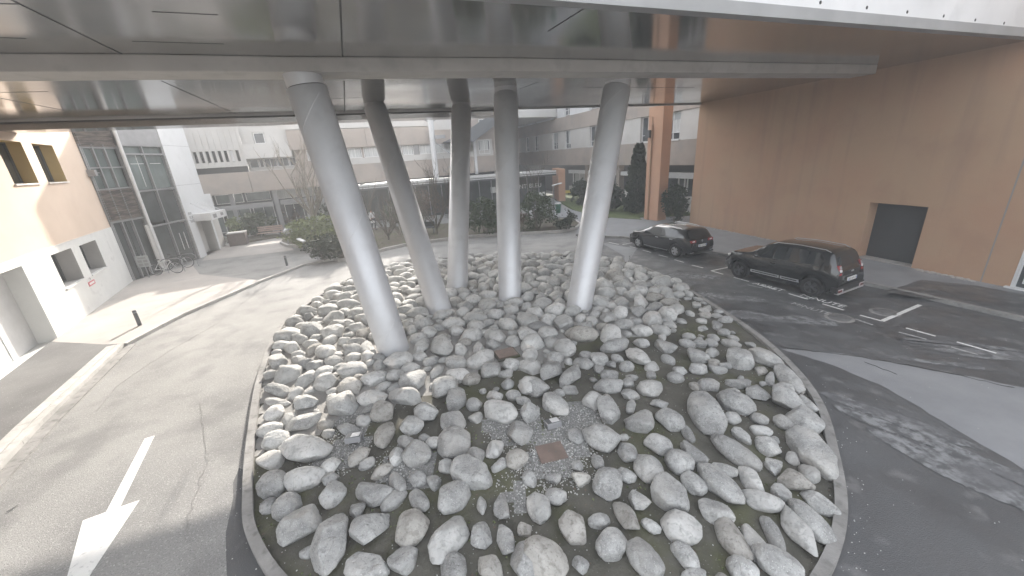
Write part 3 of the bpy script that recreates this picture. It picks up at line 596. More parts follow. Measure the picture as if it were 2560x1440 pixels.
# dark raised awning behind mast
t = thing('rooftop_awning', mp0 + Vector((3, 3, 0)), 'dark sloping canopy wedge rising above the hospital wing roof', 'awning')
pa = mp0 + mdir * .62 + Vector((.9, .8, 0)); w = MB()
vs = [pa, pa + Vector((6.6, 1, 2.0)), pa + Vector((6.6, 1, 3.2)), pa + Vector((2.5, .6, 1.0)), pa + Vector((3.2, .5, -.1))]
w.add(vs + [v + Vector((-.6, 3, 0)) for v in vs], [(0, 4, 1, 2, 3), (5, 8, 7, 6, 9), (0, 5, 9, 4), (4, 9, 6, 1), (1, 6, 7, 2), (2, 7, 8, 3), (3, 8, 5, 0)]); w.build('wedge', 'dark_frame', t, recalc=True)
# ================================================================== RIGHT TERRACOTTA BUILDING
t = thing('terracotta_building', RW.P(0, 0), 'terracotta stucco building wall with dark service doorway at right', 'building')
w = MB(); holewall(w, RW, -2.12, 26, 0, 12.6, 0, [(8.45, 10.41, .12, 2.52, .55, 'stucco_orange'), (13.1, 16.4, .1, 3.0, .35, 'white_metal')], .55, 'stucco_orange', 'stucco_orange')
w.use('stucco_orange'); w.fbox(RW, -2.12, -2.119, 0, 12.6, -14, 0); w.build('wall', None, t)
part('doorway_void', 'void', [(8.4, 10.5, .1, 2.6, -.75, -.54)], RW); part('threshold', 'kerb', [(8.45, 10.41, .1, .125, -.54, -.0)], RW)
part('expansion_joint', 'ink_grey', [(12.38, 12.42, .1, 12, -.001, .004)], RW)
o = MB(); 
for (a, b) in ((13.1, 13.18), (14.7, 14.78), (16.32, 16.4)): o.fbox(RW, a, b, .1, 3.0, -.12, .02)
o.fbox(RW, 13.18, 16.32, 2.92, 3.0, -.12, .02); o.fbox(RW, 13.0, 16.5, .1, .16, -.2, .12); dr = o.build('glazed_door', 'white_metal', t)
o = MB(); o.fbox(RW, 13.18, 16.32, .16, 2.92, -.2, -.1); o.build('pane', 'glass_dark', dr)
o = MB(); o.fbox(RW, 13.3, 13.36, .3, 1.3, -.1, -.06); o.fbox(RW, 13.3, 13.36, 1.5, 2.5, -.1, -.06); o.build('handle', 'white_metal', dr)
# pillar
pa, pb, pc = gp(1609.5, 551), gp(1642.5, 556), gp(1655.5, 553)
PF = Fr(pa[:2], (pb - pa)[:2]); pw = (pb - pa).length
t = thing('terracotta_pillar', pa, 'square terracotta pillar with drainpipe standing before the pale hospital wing', 'pillar')
part('shaft', 'stucco_pillar', [(0, pw, 0, 7.95, -.9, 0)], PF, bevel=.01)
w = MB(); w.tube([PF.P(.42, .1, .07), PF.P(.42, 6.8, .07)], .06, 10); w.tube([PF.P(.42, 6.8, .07), PF.P(.42, 7.3, .07)], .03, 8); w.build('drainpipe', 'stucco_orange', t)
part('hopper_box', 'dark_frame', [(.0, .4, 5.95, 6.45, .0, .3)], PF)
# ================================================================== BRIDGE BUILDING OVERHEAD
ZS = 7.72
E0 = (-11.3, 2.9); 
near = [(-11.3, 3.1), (-4, 5.74), (2, 7.93), (8, 10.12), (16.4, 13.2)]
farl = [(13.2, 26.55), (0, 21.7), (-8.9, 18.45), (-18.6, 14.9)]
t = thing('bridge_building', (0, 15, ZS), 'overhead bridge building with glossy grey metal soffit and white concrete face', 'building')
w = MB(); w.prism(near + farl, ZS, ZS + .25); w.build('soffit', 'soffit', t)
# joints between panels: thin dark strips
def jl(a, b, wd=.03, z=ZS): jt = MB(); qline(a, b, wd, jt, z - .001); jt.build('panel_joint', 'joint', t)
g7 = lambda x, y: P2(x, y, ZS)
for a, b in [((30, 0), (335, 150)), ((403, 202), (590, 285)), ((850, 0), (857, 153)), ((860, 202), (862, 300)), ((0, 245), (157, 275)), ((1370, 78), (1470, 15)), ((820, 247), (905, 244)), ((1455, 218), (1735, 219)), ((1300, 312 - 90), (1345, 205))]:
    pa_ = Vector(gp(*a, ZS)); pb_ = Vector(gp(*b, ZS)); jl(pa_, pb_)
ju = Vector((.935, .354, 0))
for k in range(2): pass
for (a, b) in [((380, 29), (545, 37)), ((330, 103), (560, 110)), ((0, 9), (45, 10)), ((0, 94), (65, 96)), ((0, 231), (120, 229))]: jl(gp(*a, ZS), gp(*b, ZS), .02)
# hanging downstand beam 1
def barp(pts, w_, z0, z1, name, m, taper=False):
    mb = MB(); pts = [Vector((*q[:2], 0)) for q in pts]; n = len(pts)
    d = (pts[-1] - pts[0]).normalized(); nn = Vector((-d.y, d.x, 0))
    lo = [q for q in pts] + [q + nn * w_ for q in reversed(pts)]
    mb.prism(lo, z0, z1); return mb.build(name, m, t, bevel=.02)
b1 = [gp(x, y, 7.42) for x, y in ((-60, 180), (400, 178), (715, 180), (1280, 178), (1700, 181), (2190, 184))]
barp([(-14.0, 6.0)] + [tuple(b[:2]) for b in b1], 0.87, 7.42, ZS - .002, 'crossbeam', 'beam')
b2 = [gp(x, y, ZS - .3) for x, y in ((0, 334), (400, 312), (740, 296), (1225, 285))]
# recessed far groove and edge strip
lip = MB(); lip.prism([(.3, 22.0), (-18.6, 15.1), (-19.4, 16.05), (-.1, 23.15)], ZS - .32, ZS - .1); lip.build('edge_lip', 'soffit', t)
lip = MB(); lip.prism([(.3, 21.84), (-18.6, 14.94), (-18.65, 15.1), (.3, 22.0)], ZS - .1, ZS + .1); lip.build('lip_bracket', 'joint', t)
w = MB()
for a, b in zip(farl[:-1], farl[1:]):
    w.prism([a, b, (b[0] + .03, b[1] + .22), (a[0] + .03, a[1] + .22)], ZS - .06, 9.4)
w.build('far_fascia', 'slab_edge', t)
w = MB()
nn = near
for a, b in zip(nn[:-1], nn[1:]):
    A_, B_ = Vector((*a, 0)), Vector((*b, 0)); d = (B_ - A_).normalized(); n_ = Vector((d.y, -d.x, 0))
    w.prism([A_, B_, B_ + n_ * .25, A_ + n_ * .25], ZS - .02, ZS + .2)
w.build('drip_edge', 'slab_edge', t)
w = MB()
for a, b in zip(nn[:-1], nn[1:]):
    A_, B_ = Vector((*a, 0)), Vector((*b, 0)); d = (B_ - A_).normalized(); n_ = Vector((d.y, -d.x, 0))
    w.prism([A_ + n_ * .02, B_ + n_ * .02, B_ + n_ * .23, A_ + n_ * .23], ZS + .2, 12.4)
w.build('white_face', 'parapet', t)
w = MB(); w.prism(near + farl, 12.4, 12.6); w.build('roof', 'roof_metal', t)
w = MB()
for x, y in ((2051, 6), (2167, 19), (2268, 30), (2359, 40), (2438, 50), (2510, 58)):
    A_, B_ = Vector((*near[3], 0)), Vector((*near[4], 0)); d = (B_ - A_).normalized(); n_ = Vector((d.y, -d.x, 0)); o_ = A_ + n_ * .23
    r_ = ray(x, y); tt_ = (o_ - Vector((0, 0, 0))).dot(n_) / r_.dot(n_); c = Vector((0, 0, CAMZ)) + r_ * tt_
    T_ = basis(c, d, Z, -n_ * -1); w.lathe([(0, .006), (.035, .006), (.035, 0)], (0, 0, 0), 10, T=T_)
w.build('tie_hole', 'ink', t)
# ================================================================== COLUMNS
def column(top, bot, lab, zt, r=.435, jx=0):
    top, bot = Vector(top), Vector(bot); ax = (top - bot).normalized(); Lh = (top - bot).length
    t = thing('slanted_column', bot, lab, 'column', 'slanted steel columns under the bridge')
    x = ax.cross(Vector((0, 1, 0))).normalized(); y = ax.cross(x)
    T = basis(bot, x, y, ax)
    w = MB(); w.lathe([(r, -.5), (r, Lh - .35), (r - .03, Lh - .345)], (0, 0, 0), 48, T=T); w.build('shaft', 'column', t)
    w = MB(); w.lathe([(r - .045, Lh - .36), (r - .045, Lh - .32)], (0, 0, 0), 40, T=T); w.build('groove', 'joint', t)
    w = MB(); w.lathe([(r - .035, Lh - .325), (r - .035, Lh)], (0, 0, 0), 40, T=T)
    w.v = w.v[:40] + [tuple(Vector(v) + ax * ((zt - v[2]) / ax.z)) for v in w.v[40:]]; w.build('head', 'column', t)
    w = MB(); pitch = 2.9
    pts = []; n_ = int((Lh - .4) / pitch * 40)
    for k in range(n_):
        a = 2 * math.pi * k / 40 + jx; h = pitch * k / 40; pts.append(T @ Vector((r * math.cos(a), r * math.sin(a), h)))
    w.tube(pts, .007, 5); w.build('weld_seam', 'column_seam', t)
    return t
column((-4.44, 9.9, 7.5), (-3.55, 10.02, .2), 'nearest slanted column, leaning left over the bright rocks', 7.418, jx=.3)
column((-5.1, 17.2, 7.8), (-2.66, 12.9, .2), 'slanted column second from left, leaning back to the left', 7.718, jx=1.3)
column((-1.69, 18.9, 7.8), (-2.32, 15.4, .2), 'slimmest looking column, third from left and farthest back', 7.718, jx=2.3)
column((.26, 15.4, 7.8), (-.1, 13.6, .2), 'nearly upright column, fourth from left, in the middle of the rock mound', 7.718, jx=3.3)
column((3.87, 13.7, 7.55), (2.26, 12.25, .2), 'rightmost slanted column, leaning right towards the parked cars', 7.418, jx=5.1)
# ================================================================== ROCK ISLAND
ISL = [(-8.6, 14.0), (-8.35, 12.3), (-7.15, 9.3), (-5.85, 6.8), (-4.95, 5.25), (-4.3, 4.35), (-3.2, 3.45), (-1.5, 2.55), (.5, 2.15), (2.3, 2.45), (3.65, 3.2), (4.6, 4.0), (5.42, 5.1), (6.35, 6.7), (6.85, 8.6), (6.95, 11), (6.55, 15.5), (5.3, 18.6), (3.2, 20.3), (.6, 21.0), (-2.2, 21.3), (-5.2, 21.0), (-7.3, 19.8), (-8.4, 17.3)]
def crom(P, k=6):
    n = len(P); out = []
    for i in range(n):
        p0, p1, p2, p3 = [Vector(P[(i + j - 1) % n]) for j in range(4)]
        for q in range(k):
            t_ = q / k; out.append(.5 * ((2 * p1) + (p2 - p0) * t_ + (2 * p0 - 5 * p1 + 4 * p2 - p3) * t_ ** 2 + (3 * p1 - p0 - 3 * p2 + p3) * t_ ** 3))
    return out
isl = crom(ISL); IC = Vector((-.7, 12.0))
def inner(p, f):  # offset inward by metres
    n = len(p); o = []
    for i in range(n):
        d = (p[(i + 1) % n] - p[i - 1]).normalized(); o.append(p[i] + Vector((-d.y, d.x)) * f)
    return o
ar = sum(isl[i].x * isl[(i + 1) % len(isl)].y - isl[(i + 1) % len(isl)].x * isl[i].y for i in range(len(isl)))
if ar < 0: isl = isl[::-1]
def inside(x, y, P):
    c = False; n = len(P); j = n - 1
    for i in range(n):
        if (P[i].y > y) != (P[j].y > y) and x < (P[j].x - P[i].x) * (y - P[i].y) / (P[j].y - P[i].y) + P[i].x: c = not c
        j = i
    return c
def edist(x, y, P):
    m = 1e9
    for q in P:
        d = (q.x - x) ** 2 + (q.y - y) ** 2
        if d < m: m = d
    return math.sqrt(m)
inn = inner(isl, .155)
kb = MB(); n = len(isl); ot = inner(isl, -.02)
arc = 0
for i in range(n):
    a, b, c, d = isl[i], isl[(i + 1) % n], inn[(i + 1) % n], inn[i]
    s_ = .985
    b2 = a.lerp(b, s_) if i % 3 == 2 else b; c2 = d.lerp(c, s_) if i % 3 == 2 else c
    kb.prism([a, b2, c2, d], 0, .15)
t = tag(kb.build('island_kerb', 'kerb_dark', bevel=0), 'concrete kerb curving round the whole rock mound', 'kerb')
def mh(x, y):
    e = min(edist(x, y, inn[::2]), 4.0) / 4.0
    return .07 + .20 * math.sin(e * math.pi / 2)
# mound surface: three ground covers as one relief sheet with material by region
cell = .2; mbm = MB(); grid = {}
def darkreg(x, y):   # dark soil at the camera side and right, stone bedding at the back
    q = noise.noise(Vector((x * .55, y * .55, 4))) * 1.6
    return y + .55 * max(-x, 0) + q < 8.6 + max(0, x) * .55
def gravreg(x, y):
    q = noise.noise(Vector((x * .9, y * .9, 9))) * .55
    for (cx, cy, r) in GR:
        if math.hypot(x - cx, y - cy) + q < r: return True
    return False
GR = [(*P2(840, 1130, .2), .55), (*P2(1000, 1160, .2), .4), (*P2(1290, 1080, .2), .55), (*P2(1420, 1150, .2), .5), (*P2(1440, 1060, .2), .45), (*P2(1300, 1230, .2), .35), (*P2(1380, 1180, .2), .5), (*P2(880, 1060, .2), .35)]
xs = [-9 + cell * i for i in range(82)]; ys = [1.8 + cell * j for j in range(100)]
idx = {}
for i, x in enumerate(xs):
    for j, y in enumerate(ys):
        if inside(x, y, isl): idx[i, j] = len(mbm.v); mbm.v.append((x, y, mh(x, y) if inside(x, y, inn) else .06))
for nm_ in ('bed_soil', 'bed_mortar', 'bed_gravel'): mbm.use(nm_)
for (i, j) in list(idx):
    q = [(i, j), (i + 1, j), (i + 1, j + 1), (i, j + 1)]
    if all(k in idx for k in q):
        mbm.f.append([idx[k] for k in q]); x, y = xs[i] + cell / 2, ys[j] + cell / 2
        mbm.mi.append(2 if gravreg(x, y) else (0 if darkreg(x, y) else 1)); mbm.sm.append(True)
o = struct(mbm.build('mound_soil')); 
# under sheet fills the ragged rim up to the kerb
u_ = MB(); u_.sheet(inner(isl, .1), .058); struct(u_.build('mound_base', 'bed_soil'))
# rock shapes
def rockmesh(seed, blocky, m, sub=4):
    bm = bmesh.new(); bmesh.ops.create_icosphere(bm, subdivisions=sub, radius=1)
    off = Vector((seed * 7.13, seed * 3.7, seed * 1.9)); random.seed(seed)
    planes = []
    for k in range(11 if blocky else 7):
        n_ = Vector((random.gauss(0, 1), random.gauss(0, 1), random.gauss(0, .8))).normalized(); planes.append((n_, random.uniform(.60, .84) if blocky else random.uniform(.76, .94)))
    for v in bm.verts:
        c = v.co.copy(); c *= 1 + .24 * noise.noise(c * .9 + off) + .08 * noise.noise(c * 2.2 + off)
        for n_, d in planes:
            e = c.dot(n_) - d
            if e > 0: c -= n_ * e * (.9 if blocky else .75)
        c *= 1 + .022 * noise.noise(c * 6 + off) + .03 * abs(noise.noise(c * 3.1 + off * 2)) - .012 * (1 - min(1, abs(noise.noise(c * 1.7 - off)) * 14))
        v.co = c
    xs_ = max(abs(v.co.x) for v in bm.verts); ys_ = max(abs(v.co.y) for v in bm.verts); zs_ = max(abs(v.co.z) for v in bm.verts)
    for v in bm.verts: v.co = Vector((v.co.x / xs_, v.co.y / ys_, v.co.z / zs_))
    me = bpy.data.meshes.new('rock'); 
    for f in bm.faces: f.smooth = True
    bm.to_mesh(me); bm.free(); me.materials.append(M[m]); return me
RV = {}; RL = {}
for mi_, m_ in enumerate(('rock', 'rock_pale', 'rock_brown')):
    RV[m_] = [rockmesh(11 + k + 40 * mi_, k % 2 == 1, m_) for k in range(8)]; RL[m_] = [rockmesh(11 + k + 40 * mi_, k % 2 == 1, m_, 3) for k in range(8)]
C2 = [(570,55,175,95,-15),(870,60,130,80,20),(700,120,150,110,40),(470,135,120,75,0),(375,155,130,70,20),(195,200,170,130,-60),(307,235,150,110,-50),(80,300,180,120,25),(205,400,160,140,50),(530,290,180,80,0),(780,310,160,95,5),(435,380,130,100,-10),(523,445,150,140,0),(60,450,120,85,-30),(485,605,230,140,25),(720,515,170,130,-10),(900,495,165,120,35),(1010,570,110,70,60),(1110,460,235,210,70),(1290,400,210,120,25),(1275,480,95,70,0),(1310,145,170,115,15),(1470,130,190,95,22),(1130,285,130,70,0),(1310,275,145,65,5),(935,240,105,65,0),(1065,190,95,85,-20),(1180,190,120,55,0),(1060,120,150,75,5),(1420,335,150,75,10),(1440,485,105,65,20),(1590,375,205,135,10),(1640,255,200,120,45),(1765,540,220,150,25),(1750,690,330,180,45),(1580,505,110,85,15),(1447,555,120,60,5),(1325,580,130,65,35),(1485,650,130,105,35),(1520,765,95,85,20),(1300,690,310,115,30),(830,640,160,120,35),(645,680,130,115,60),(770,785,190,165,50),(960,745,180,130,20),(1040,690,170,85,35),(525,880,190,165,30),(640,820,130,85,25),(885,945,260,165,30),(1045,870,160,130,50),(1190,870,290,155,45),(1390,855,190,105,40),(1225,790,170,75,20),(1455,975,240,110,25),(1565,930,130,85,35),(1645,865,210,105,20),(1815,1000,220,90,30),(1740,1100,280,140,45),(1670,1150,280,150,55),(1165,1040,230,110,20),(640,1070,210,120,60),(960,1125,260,170,20),(120,1010,175,140,70),(315,1135,165,165,0),(550,1240,210,170,-40),(750,1320,260,200,55),(1270,1195,270,160,60),(1520,1165,200,90,60),(990,1290,190,110,50),(1550,1350,290,170,25),(130,1350,330,240,10),(365,1355,110,90,0),(1340,1390,190,150,30),(215,945,150,105,15),(465,735,100,75,60),(200,835,100,55,0),(360,840,130,80,-5),(1400,1200,170,110,50),(710,975,130,110,40),(665,410,80,60,-80),(840,395,110,50,-5),(1635,720,90,60,20),(790,1120,130,80,30),(55,840,110,70,50),(1050,1430,160,100,-20),(1720,300,90,70,60),(1750,400,130,80,50),(1505,245,80,60,90)]
C3 = [(640,430,390,240,12),(650,650,300,210,0),(380,705,240,190,-30),(375,520,190,150,-35),(500,880,230,160,-30),(620,1025,320,270,-50),(865,780,210,210,0),(845,1180,430,300,100),(1150,1050,330,260,-50),(1190,770,290,190,10),(1500,1035,290,250,-20),(1120,1370,390,200,5),(1430,1310,260,190,-50),(1770,1120,430,260,-50),(1835,1370,260,230,80),(1830,800,280,230,-50),(1960,615,380,220,20),(1560,810,230,150,60),(1545,640,140,130,40),(1385,670,200,130,60),(2220,870,210,150,80),(2050,1100,200,180,0),(2250,1120,230,150,70),(2400,1040,130,110,30),(2060,850,140,95,80),(2120,1350,240,190,60),(2440,1340,320,310,0),(2500,880,230,160,70),(1780,545,130,120,-30),(1500,230,220,140,10),(1285,290,230,170,-70),(1610,130,220,150,-10),(1270,120,210,140,-15),(1830,200,220,210,60),(2210,120,300,160,15),(2000,55,130,110,-30),(1840,370,290,190,-20),(1540,460,250,200,20),(1380,470,130,130,0),(1680,360,170,90,0),(2020,460,150,120,-20),(2160,390,150,150,0),(2340,480,200,130,-20),(2370,290,230,150,0),(640,205,300,110,-20),(420,350,220,130,-20),(400,130,160,100,-20),(1260,580,190,90,-35),(1080,470,200,110,-35),(1140,520,140,90,-30),(1115,185,120,95,0),(1000,260,200,90,5),(830,280,100,80,0),(2445,130,170,130,10),(650,1230,110,90,-20),(1670,670,130,110,-20),(2440,640,130,110,30),(1060,890,120,130,0),(850,550,160,110,-20)]
C1 = [(1400,645,240,120,-10),(1740,530,195,190,60),(1575,535,140,130,-60),(1850,655,190,110,5),(2050,640,220,140,-30),(1510,810,220,160,-10),(1650,640,130,90,-30),(1700,720,120,90,-50),(1370,760,150,110,-20),(1200,780,210,110,-25),(1030,720,240,120,-15),(885,650,175,95,-5),(740,680,140,100,-30),(510,750,240,130,-20),(640,790,210,110,-35),(820,820,200,130,-20),(1015,850,210,120,-10),(1180,930,260,140,5),(870,940,100,105,0),(430,870,190,110,10),(420,960,190,90,15),(650,980,200,110,-15),(1165,650,75,70,0),(1850,950,180,190,0),(1765,860,230,150,-15),(2130,720,180,120,-10),(2300,670,150,100,0),(1980,790,140,120,10),(1860,400,140,90,0),(1640,410,130,100,0),(1500,400,120,85,0),(2440,850,180,150,20),(1455,240,130,100,-20),(1910,260,120,85,-10),(700,400,180,120,-5),(700,505,160,90,5),(850,480,130,90,-40),(1030,560,130,110,0),(1140,520,140,110,90),(605,630,130,100,20),(420,655,150,110,-15),(450,520,140,90,-10),(545,540,130,90,-10),(950,480,110,75,-20),(900,350,170,75,-10),(1120,320,140,110,-20),(1120,430,130,90,-15),(2160,910,120,120,-20),(2310,910,120,90,20),(2450,590,130,110,0),(2040,550,110,120,0)]
rocks = []
def addpx(px, py, Lp, Wp, ang, k=1.0):
    z = mh(*gp(px, py, .25)[:2]) + .10; c = gp(px, py, z); dp = depth(c)
    a = R_(ang); e = gp(px + 8 * math.cos(a), py + 8 * math.sin(a), z) - c; yaw = math.atan2(e.y, e.x)
    el = math.atan2(CAMZ - z, math.hypot(c.x, c.y)); r_ = Vector((c.x, c.y, 0)).normalized(); ad = abs(e.normalized().dot(r_))
    fs = math.sqrt((1 - ad ** 2) + (ad * max(math.sin(el), .5)) ** 2); fs2 = math.sqrt(ad ** 2 + (1 - ad ** 2) * max(math.sin(el), .62) ** 2)
    sc = dp / FPX
    a_ = Lp * sc / 2 / fs * .99; b_ = Wp * sc / 2 / fs2 * .95
    h = min(b_, a_) * .74
    rocks.append([c.x, c.y, a_, b_, h, yaw, True])
for (x, y, l_, w_, a) in C2: addpx(1300 + x / 2.4, 840 + y / 2.4, l_ / 2.4, w_ / 2.4, a)
for (x, y, l_, w_, a) in C3: addpx(560 + x / 3.2, 990 + y / 3.2, l_ / 3.2, w_ / 3.2, a)
for (x, y, l_, w_, a) in C1: addpx(560 + x / 3.2, 700 + y / 3.2, l_ / 3.2, w_ / 3.2, a)
colf = [(-3.55, 10.02), (-2.66, 12.9), (-2.32, 15.4), (-.1, 13.6), (2.26, 12.25)]
plates = [(*P2(1265, 882, .35), .42), (*P2(1378, 1130, .3), .42), (*P2(883, 1090, .3), .26), (*P2(1382, 1055, .3), .26)]
random.seed(21)
def free(x, y, r, tol):
    for q in rocks:
        if math.hypot(q[0] - x, q[1] - y) < tol * (r + (q[2] + q[3]) / 2): return False
    for (cx, cy) in colf:
        if math.hypot(cx - x, cy - y) < .40 + r * .8: return False
    for (cx, cy, cr) in plates:
        if math.hypot(cx - x, cy - y) < cr + r * .9: return False
    return True
rocks = [q for q in rocks if inside(q[0], q[1], inner(isl, .02))]
# keep every stone inside the kerb
for q in rocks:
    for _ in range(8):
        e = edist(q[0], q[1], isl)
        need = .2 + q[3] * .85
        if e < need:
            v = (IC - Vector((q[0], q[1]))).normalized() * (need - e) * .7; q[0] += v.x; q[1] += v.y
for (lo_, hi_, n_, tol) in ((.30, .40, 2500, .80), (.21, .30, 9000, .82), (.13, .20, 9000, .84), (.08, .12, 4000, .92)):
    for k in range(n_):
        x, y = random.uniform(-8.6, 7), random.uniform(2.3, 21.3)
        r = random.uniform(lo_, hi_)
        dk = darkreg(x, y)
        if dk and (r > .2 or random.random() < .80): continue
        if gravreg(x, y) and random.random() < .8: continue
        if not inside(x, y, inn) or edist(x, y, isl) < .2 + r * .7: continue
        if not free(x, y, r, tol): continue
        rocks.append([x, y, r * random.uniform(1.05, 1.35), r * random.uniform(.75, 1.0), r * random.uniform(.55, .8), random.uniform(0, 3.14), False])
def vis(q):
    p = Vector((q[0], q[1], .2)); c = RM.transposed() @ (p - Vector((0, 0, CAMZ)))
    if c.z > -.5: return 0
    x, y = FPX * c.x / -c.z, FPX * c.y / -c.z
    return 0 if abs(x) > 1340 or abs(y) > 790 else q[2] * q[3] / c.z ** 2
rocks.sort(key=lambda q: -vis(q))
N_IND = 296
SZ = lambda a: 'small' if a < .2 else 'middling' if a < .33 else 'large' if a < .5 else 'very large'
def region(x, y):
    marks = [('by the nearest column foot', -3.55, 10.0), ('by the second column foot', -2.66, 12.9), ('by the middle column foot', -.1, 13.6), ('by the rightmost column foot', 2.26, 12.25), ('beside the front rusty plate', plates[1][0], plates[1][1]), ('beside the left floodlight', plates[2][0], plates[2][1]), ('beside the back rusty plate', plates[0][0], plates[0][1])]
    best = min(marks, key=lambda m_: math.hypot(m_[1] - x, m_[2] - y)); d_ = math.hypot(best[1] - x, best[2] - y)
    if d_ < 1.0: return best[0]
    if edist(x, y, isl) < .8: return 'along the ' + ('bottom kerb' if y < 4 else 'front right kerb' if x > 0 and y < 9 else 'far right kerb' if x > 0 else 'front left kerb' if y < 9 else 'far left kerb')
    return ('in dark soil ' if darkreg(x, y) else 'among packed stones ') + ('front left' if x < -1.5 and y < 8 else 'front centre' if x < 1.6 and y < 8 else 'front right' if y < 8 else 'middle left' if x < -1.5 and y < 13 else 'mid mound' if x < 1.6 and y < 13 else 'middle right' if y < 13 else 'at back')
seen = {}
stuff = MB(); stuff.use('rock'); stuff.use('rock_pale'); stuff.use('rock_brown')
random.seed(33)
for k, q in enumerate(rocks):
    x, y, a, b, h, yaw, ex = q
    on_bedding = (not darkreg(x, y))
    m_ = random.choices(('rock', 'rock_pale', 'rock_brown'), (.25, .68, .07) if on_bedding else (.74, .14, .12))[0]  # more pale stones on the bedding, more grey in the dark soil
    vi = random.randrange(8); me = RV[m_][vi] if k < N_IND else RL[m_][vi]
    z = mh(x, y) + h * random.uniform(.22, .42) if not ex else mh(x, y) + h * random.uniform(.35, .5)
    T = Matrix.Translation((x, y, z)) @ Matrix.Rotation(yaw, 4, 'Z') @ Matrix.Rotation(random.uniform(-.22, .22), 4, 'X') @ Matrix.Rotation(random.uniform(-.18, .18), 4, 'Y') @ Matrix.Diagonal((a, b, h, 1))
    if k < N_IND:
        o = bpy.data.objects.new('rock', me); COL.objects.link(o); o.matrix_world = T
        shp = 'angular' if vi % 2 == 1 else 'elongated' if a / b > 1.5 else 'oval' if a / b > 1.2 else 'rounded'
        tone = {'rock': 'grey', 'rock_pale': 'pale', 'rock_brown': 'brownish'}[m_]
        lab = '%s %s %s stone %s' % (SZ(a), shp, tone, region(x, y))
        seen.setdefault(lab, []).append(o); tag(o, lab, 'rock')
    else:
        b0 = len(stuff.v); stuff.v += [tuple(T @ v.co) for v in me.vertices]; stuff.cur = stuff.mats.index(m_)
        for f in me.polygons: stuff.f.append([b0 + i for i in f.vertices]); stuff.mi.append(stuff.cur); stuff.sm.append(True)
for lab, os_ in seen.items():
    for o in os_: o['group'] = 'loose stones on the round mound'
    if len(os_) > 1:   # tell near twins apart by their order across the photograph
        os_.sort(key=lambda o: o.matrix_world.translation.x / (o.matrix_world.translation.y + 2))
        ORD = ['leftmost', 'second from left', 'third from left', 'fourth from left', 'fifth from left', 'sixth from left', 'seventh from left', 'eighth from left', 'ninth from left', 'tenth from left', 'eleventh from left', 'twelfth from left', 'thirteenth from left']
        for i_, o in enumerate(os_):
            w_ = 'rightmost' if i_ == len(os_) - 1 else ORD[min(i_, 12)]
            o['label'] = w_ + ' ' + lab
o = stuff.build('small_rocks'); tag(o, 'smaller and farther grey stones packed over the back of the mound', 'rocks'); o['kind'] = 'stuff'
# pebbles and gravel
pb = MB(); random.seed(4)
bmp = bmesh.new(); bmesh.ops.create_icosphere(bmp, subdivisions=1, radius=1); pv = [v.co.copy() for v in bmp.verts]; pf = [tuple(v.index for v in f.verts) for f in bmp.faces]; bmp.free()
def peb(x, y, s_, z):
    b0 = len(pb.v); a = random.uniform(0, 6.28); ca, sa = math.cos(a), math.sin(a); e = random.uniform(.6, 1)
    pb.add([(x + (v.x * ca - v.y * e * sa) * s_, y + (v.x * sa + v.y * e * ca) * s_, z + v.z * s_ * .6) for v in pv], pf, True)
for (cx, cy, r) in GR:
    for k in range(int(1500 * r * r)):
        a, rr_ = random.uniform(0, 6.28), r * math.sqrt(random.random()) * 1.25; x, y = cx + rr_ * math.cos(a), cy + rr_ * math.sin(a); peb(x, y, random.uniform(.006, .019), mh(x, y) + .004)
for k in range(1500):
    x, y = random.uniform(-6, 7), random.uniform(2.4, 9)
    if inside(x, y, inn): peb(x, y, random.uniform(.004, .014), mh(x, y) + .003)
for k in range(420):
    i = random.randrange(len(isl)); p_ = isl[i]; d = (p_ - IC).normalized(); w_ = abs(random.gauss(0, .12)) + .03; peb(p_.x + d.x * w_ + random.uniform(-.2, .2), p_.y + d.y * w_ + random.uniform(-.2, .2), random.uniform(.004, .013), .006)
for k in range(900):
    x, y = random.uniform(-12, 14), random.uniform(1, 16)
    if not inside(x, y, isl): peb(x, y, random.uniform(.004, .011), .012)
o = pb.build('gravel_pebbles', 'pebble'); tag(o, 'white and grey gravel strewn between the mound stones and road', 'gravel'); o['kind'] = 'stuff'
# moss tufts
ms = MB(); random.seed(14)
for k in range(2600):
    x, y = random.uniform(-5, 6.8), random.uniform(2.5, 10.5)
    if not inside(x, y, inn) or noise.noise(Vector((x * 1.1, y * 1.1, 2))) < .12 or not darkreg(x, y): continue
    z = mh(x, y)
    for j in range(3):
        a = random.uniform(0, 6.28); s_ = random.uniform(.012, .03); ms.add([(x + s_ * math.cos(a), y + s_ * math.sin(a), z), (x - s_ * math.cos(a), y - s_ * math.sin(a), z), (x + random.uniform(-.02, .02), y + random.uniform(-.02, .02), z + random.uniform(.012, .03))], [(0, 1, 2)])
o = ms.build('moss', 'leaf_light'); tag(o, 'green moss tufts on the dark soil between the front stones', 'moss'); o['kind'] = 'stuff'
# plates and floodlights on the mound
for k, (px, py, s_, ang, lab) in enumerate([(1265, 882, .27, 20, 'flat rust brown cover plate between pale stones in mid mound'), (1378, 1130, .25, 12, 'square rusty cover plate on gravel near the front of the mound')]):
    c = gp(px, py, .34 if k == 0 else .27); z = c.z
    t = thing('cover_plate', c, lab, 'cover plate', 'rusty cover plates on the mound', R_(ang))
    w = MB(); w.box(-s_, s_, -s_ * .85, s_ * .85, -.02, .012); w.build('plate', 'rust_plate', t, bevel=.006, world=False)
    w = MB(); w.box(-s_ * 1.15, s_ * 1.15, -s_, s_, -.35, -.021); w.build('chamber', 'bed_soil', t, world=False)
    w = MB(); w.lathe([(0, .018), (.012, .018), (.012, .012)], (-.04, .02, 0), 8); w.lathe([(0, .018), (.012, .018), (.012, .012)], (.08, -.03, 0), 8); w.build('bolt', 'cast_iron', t, world=False)
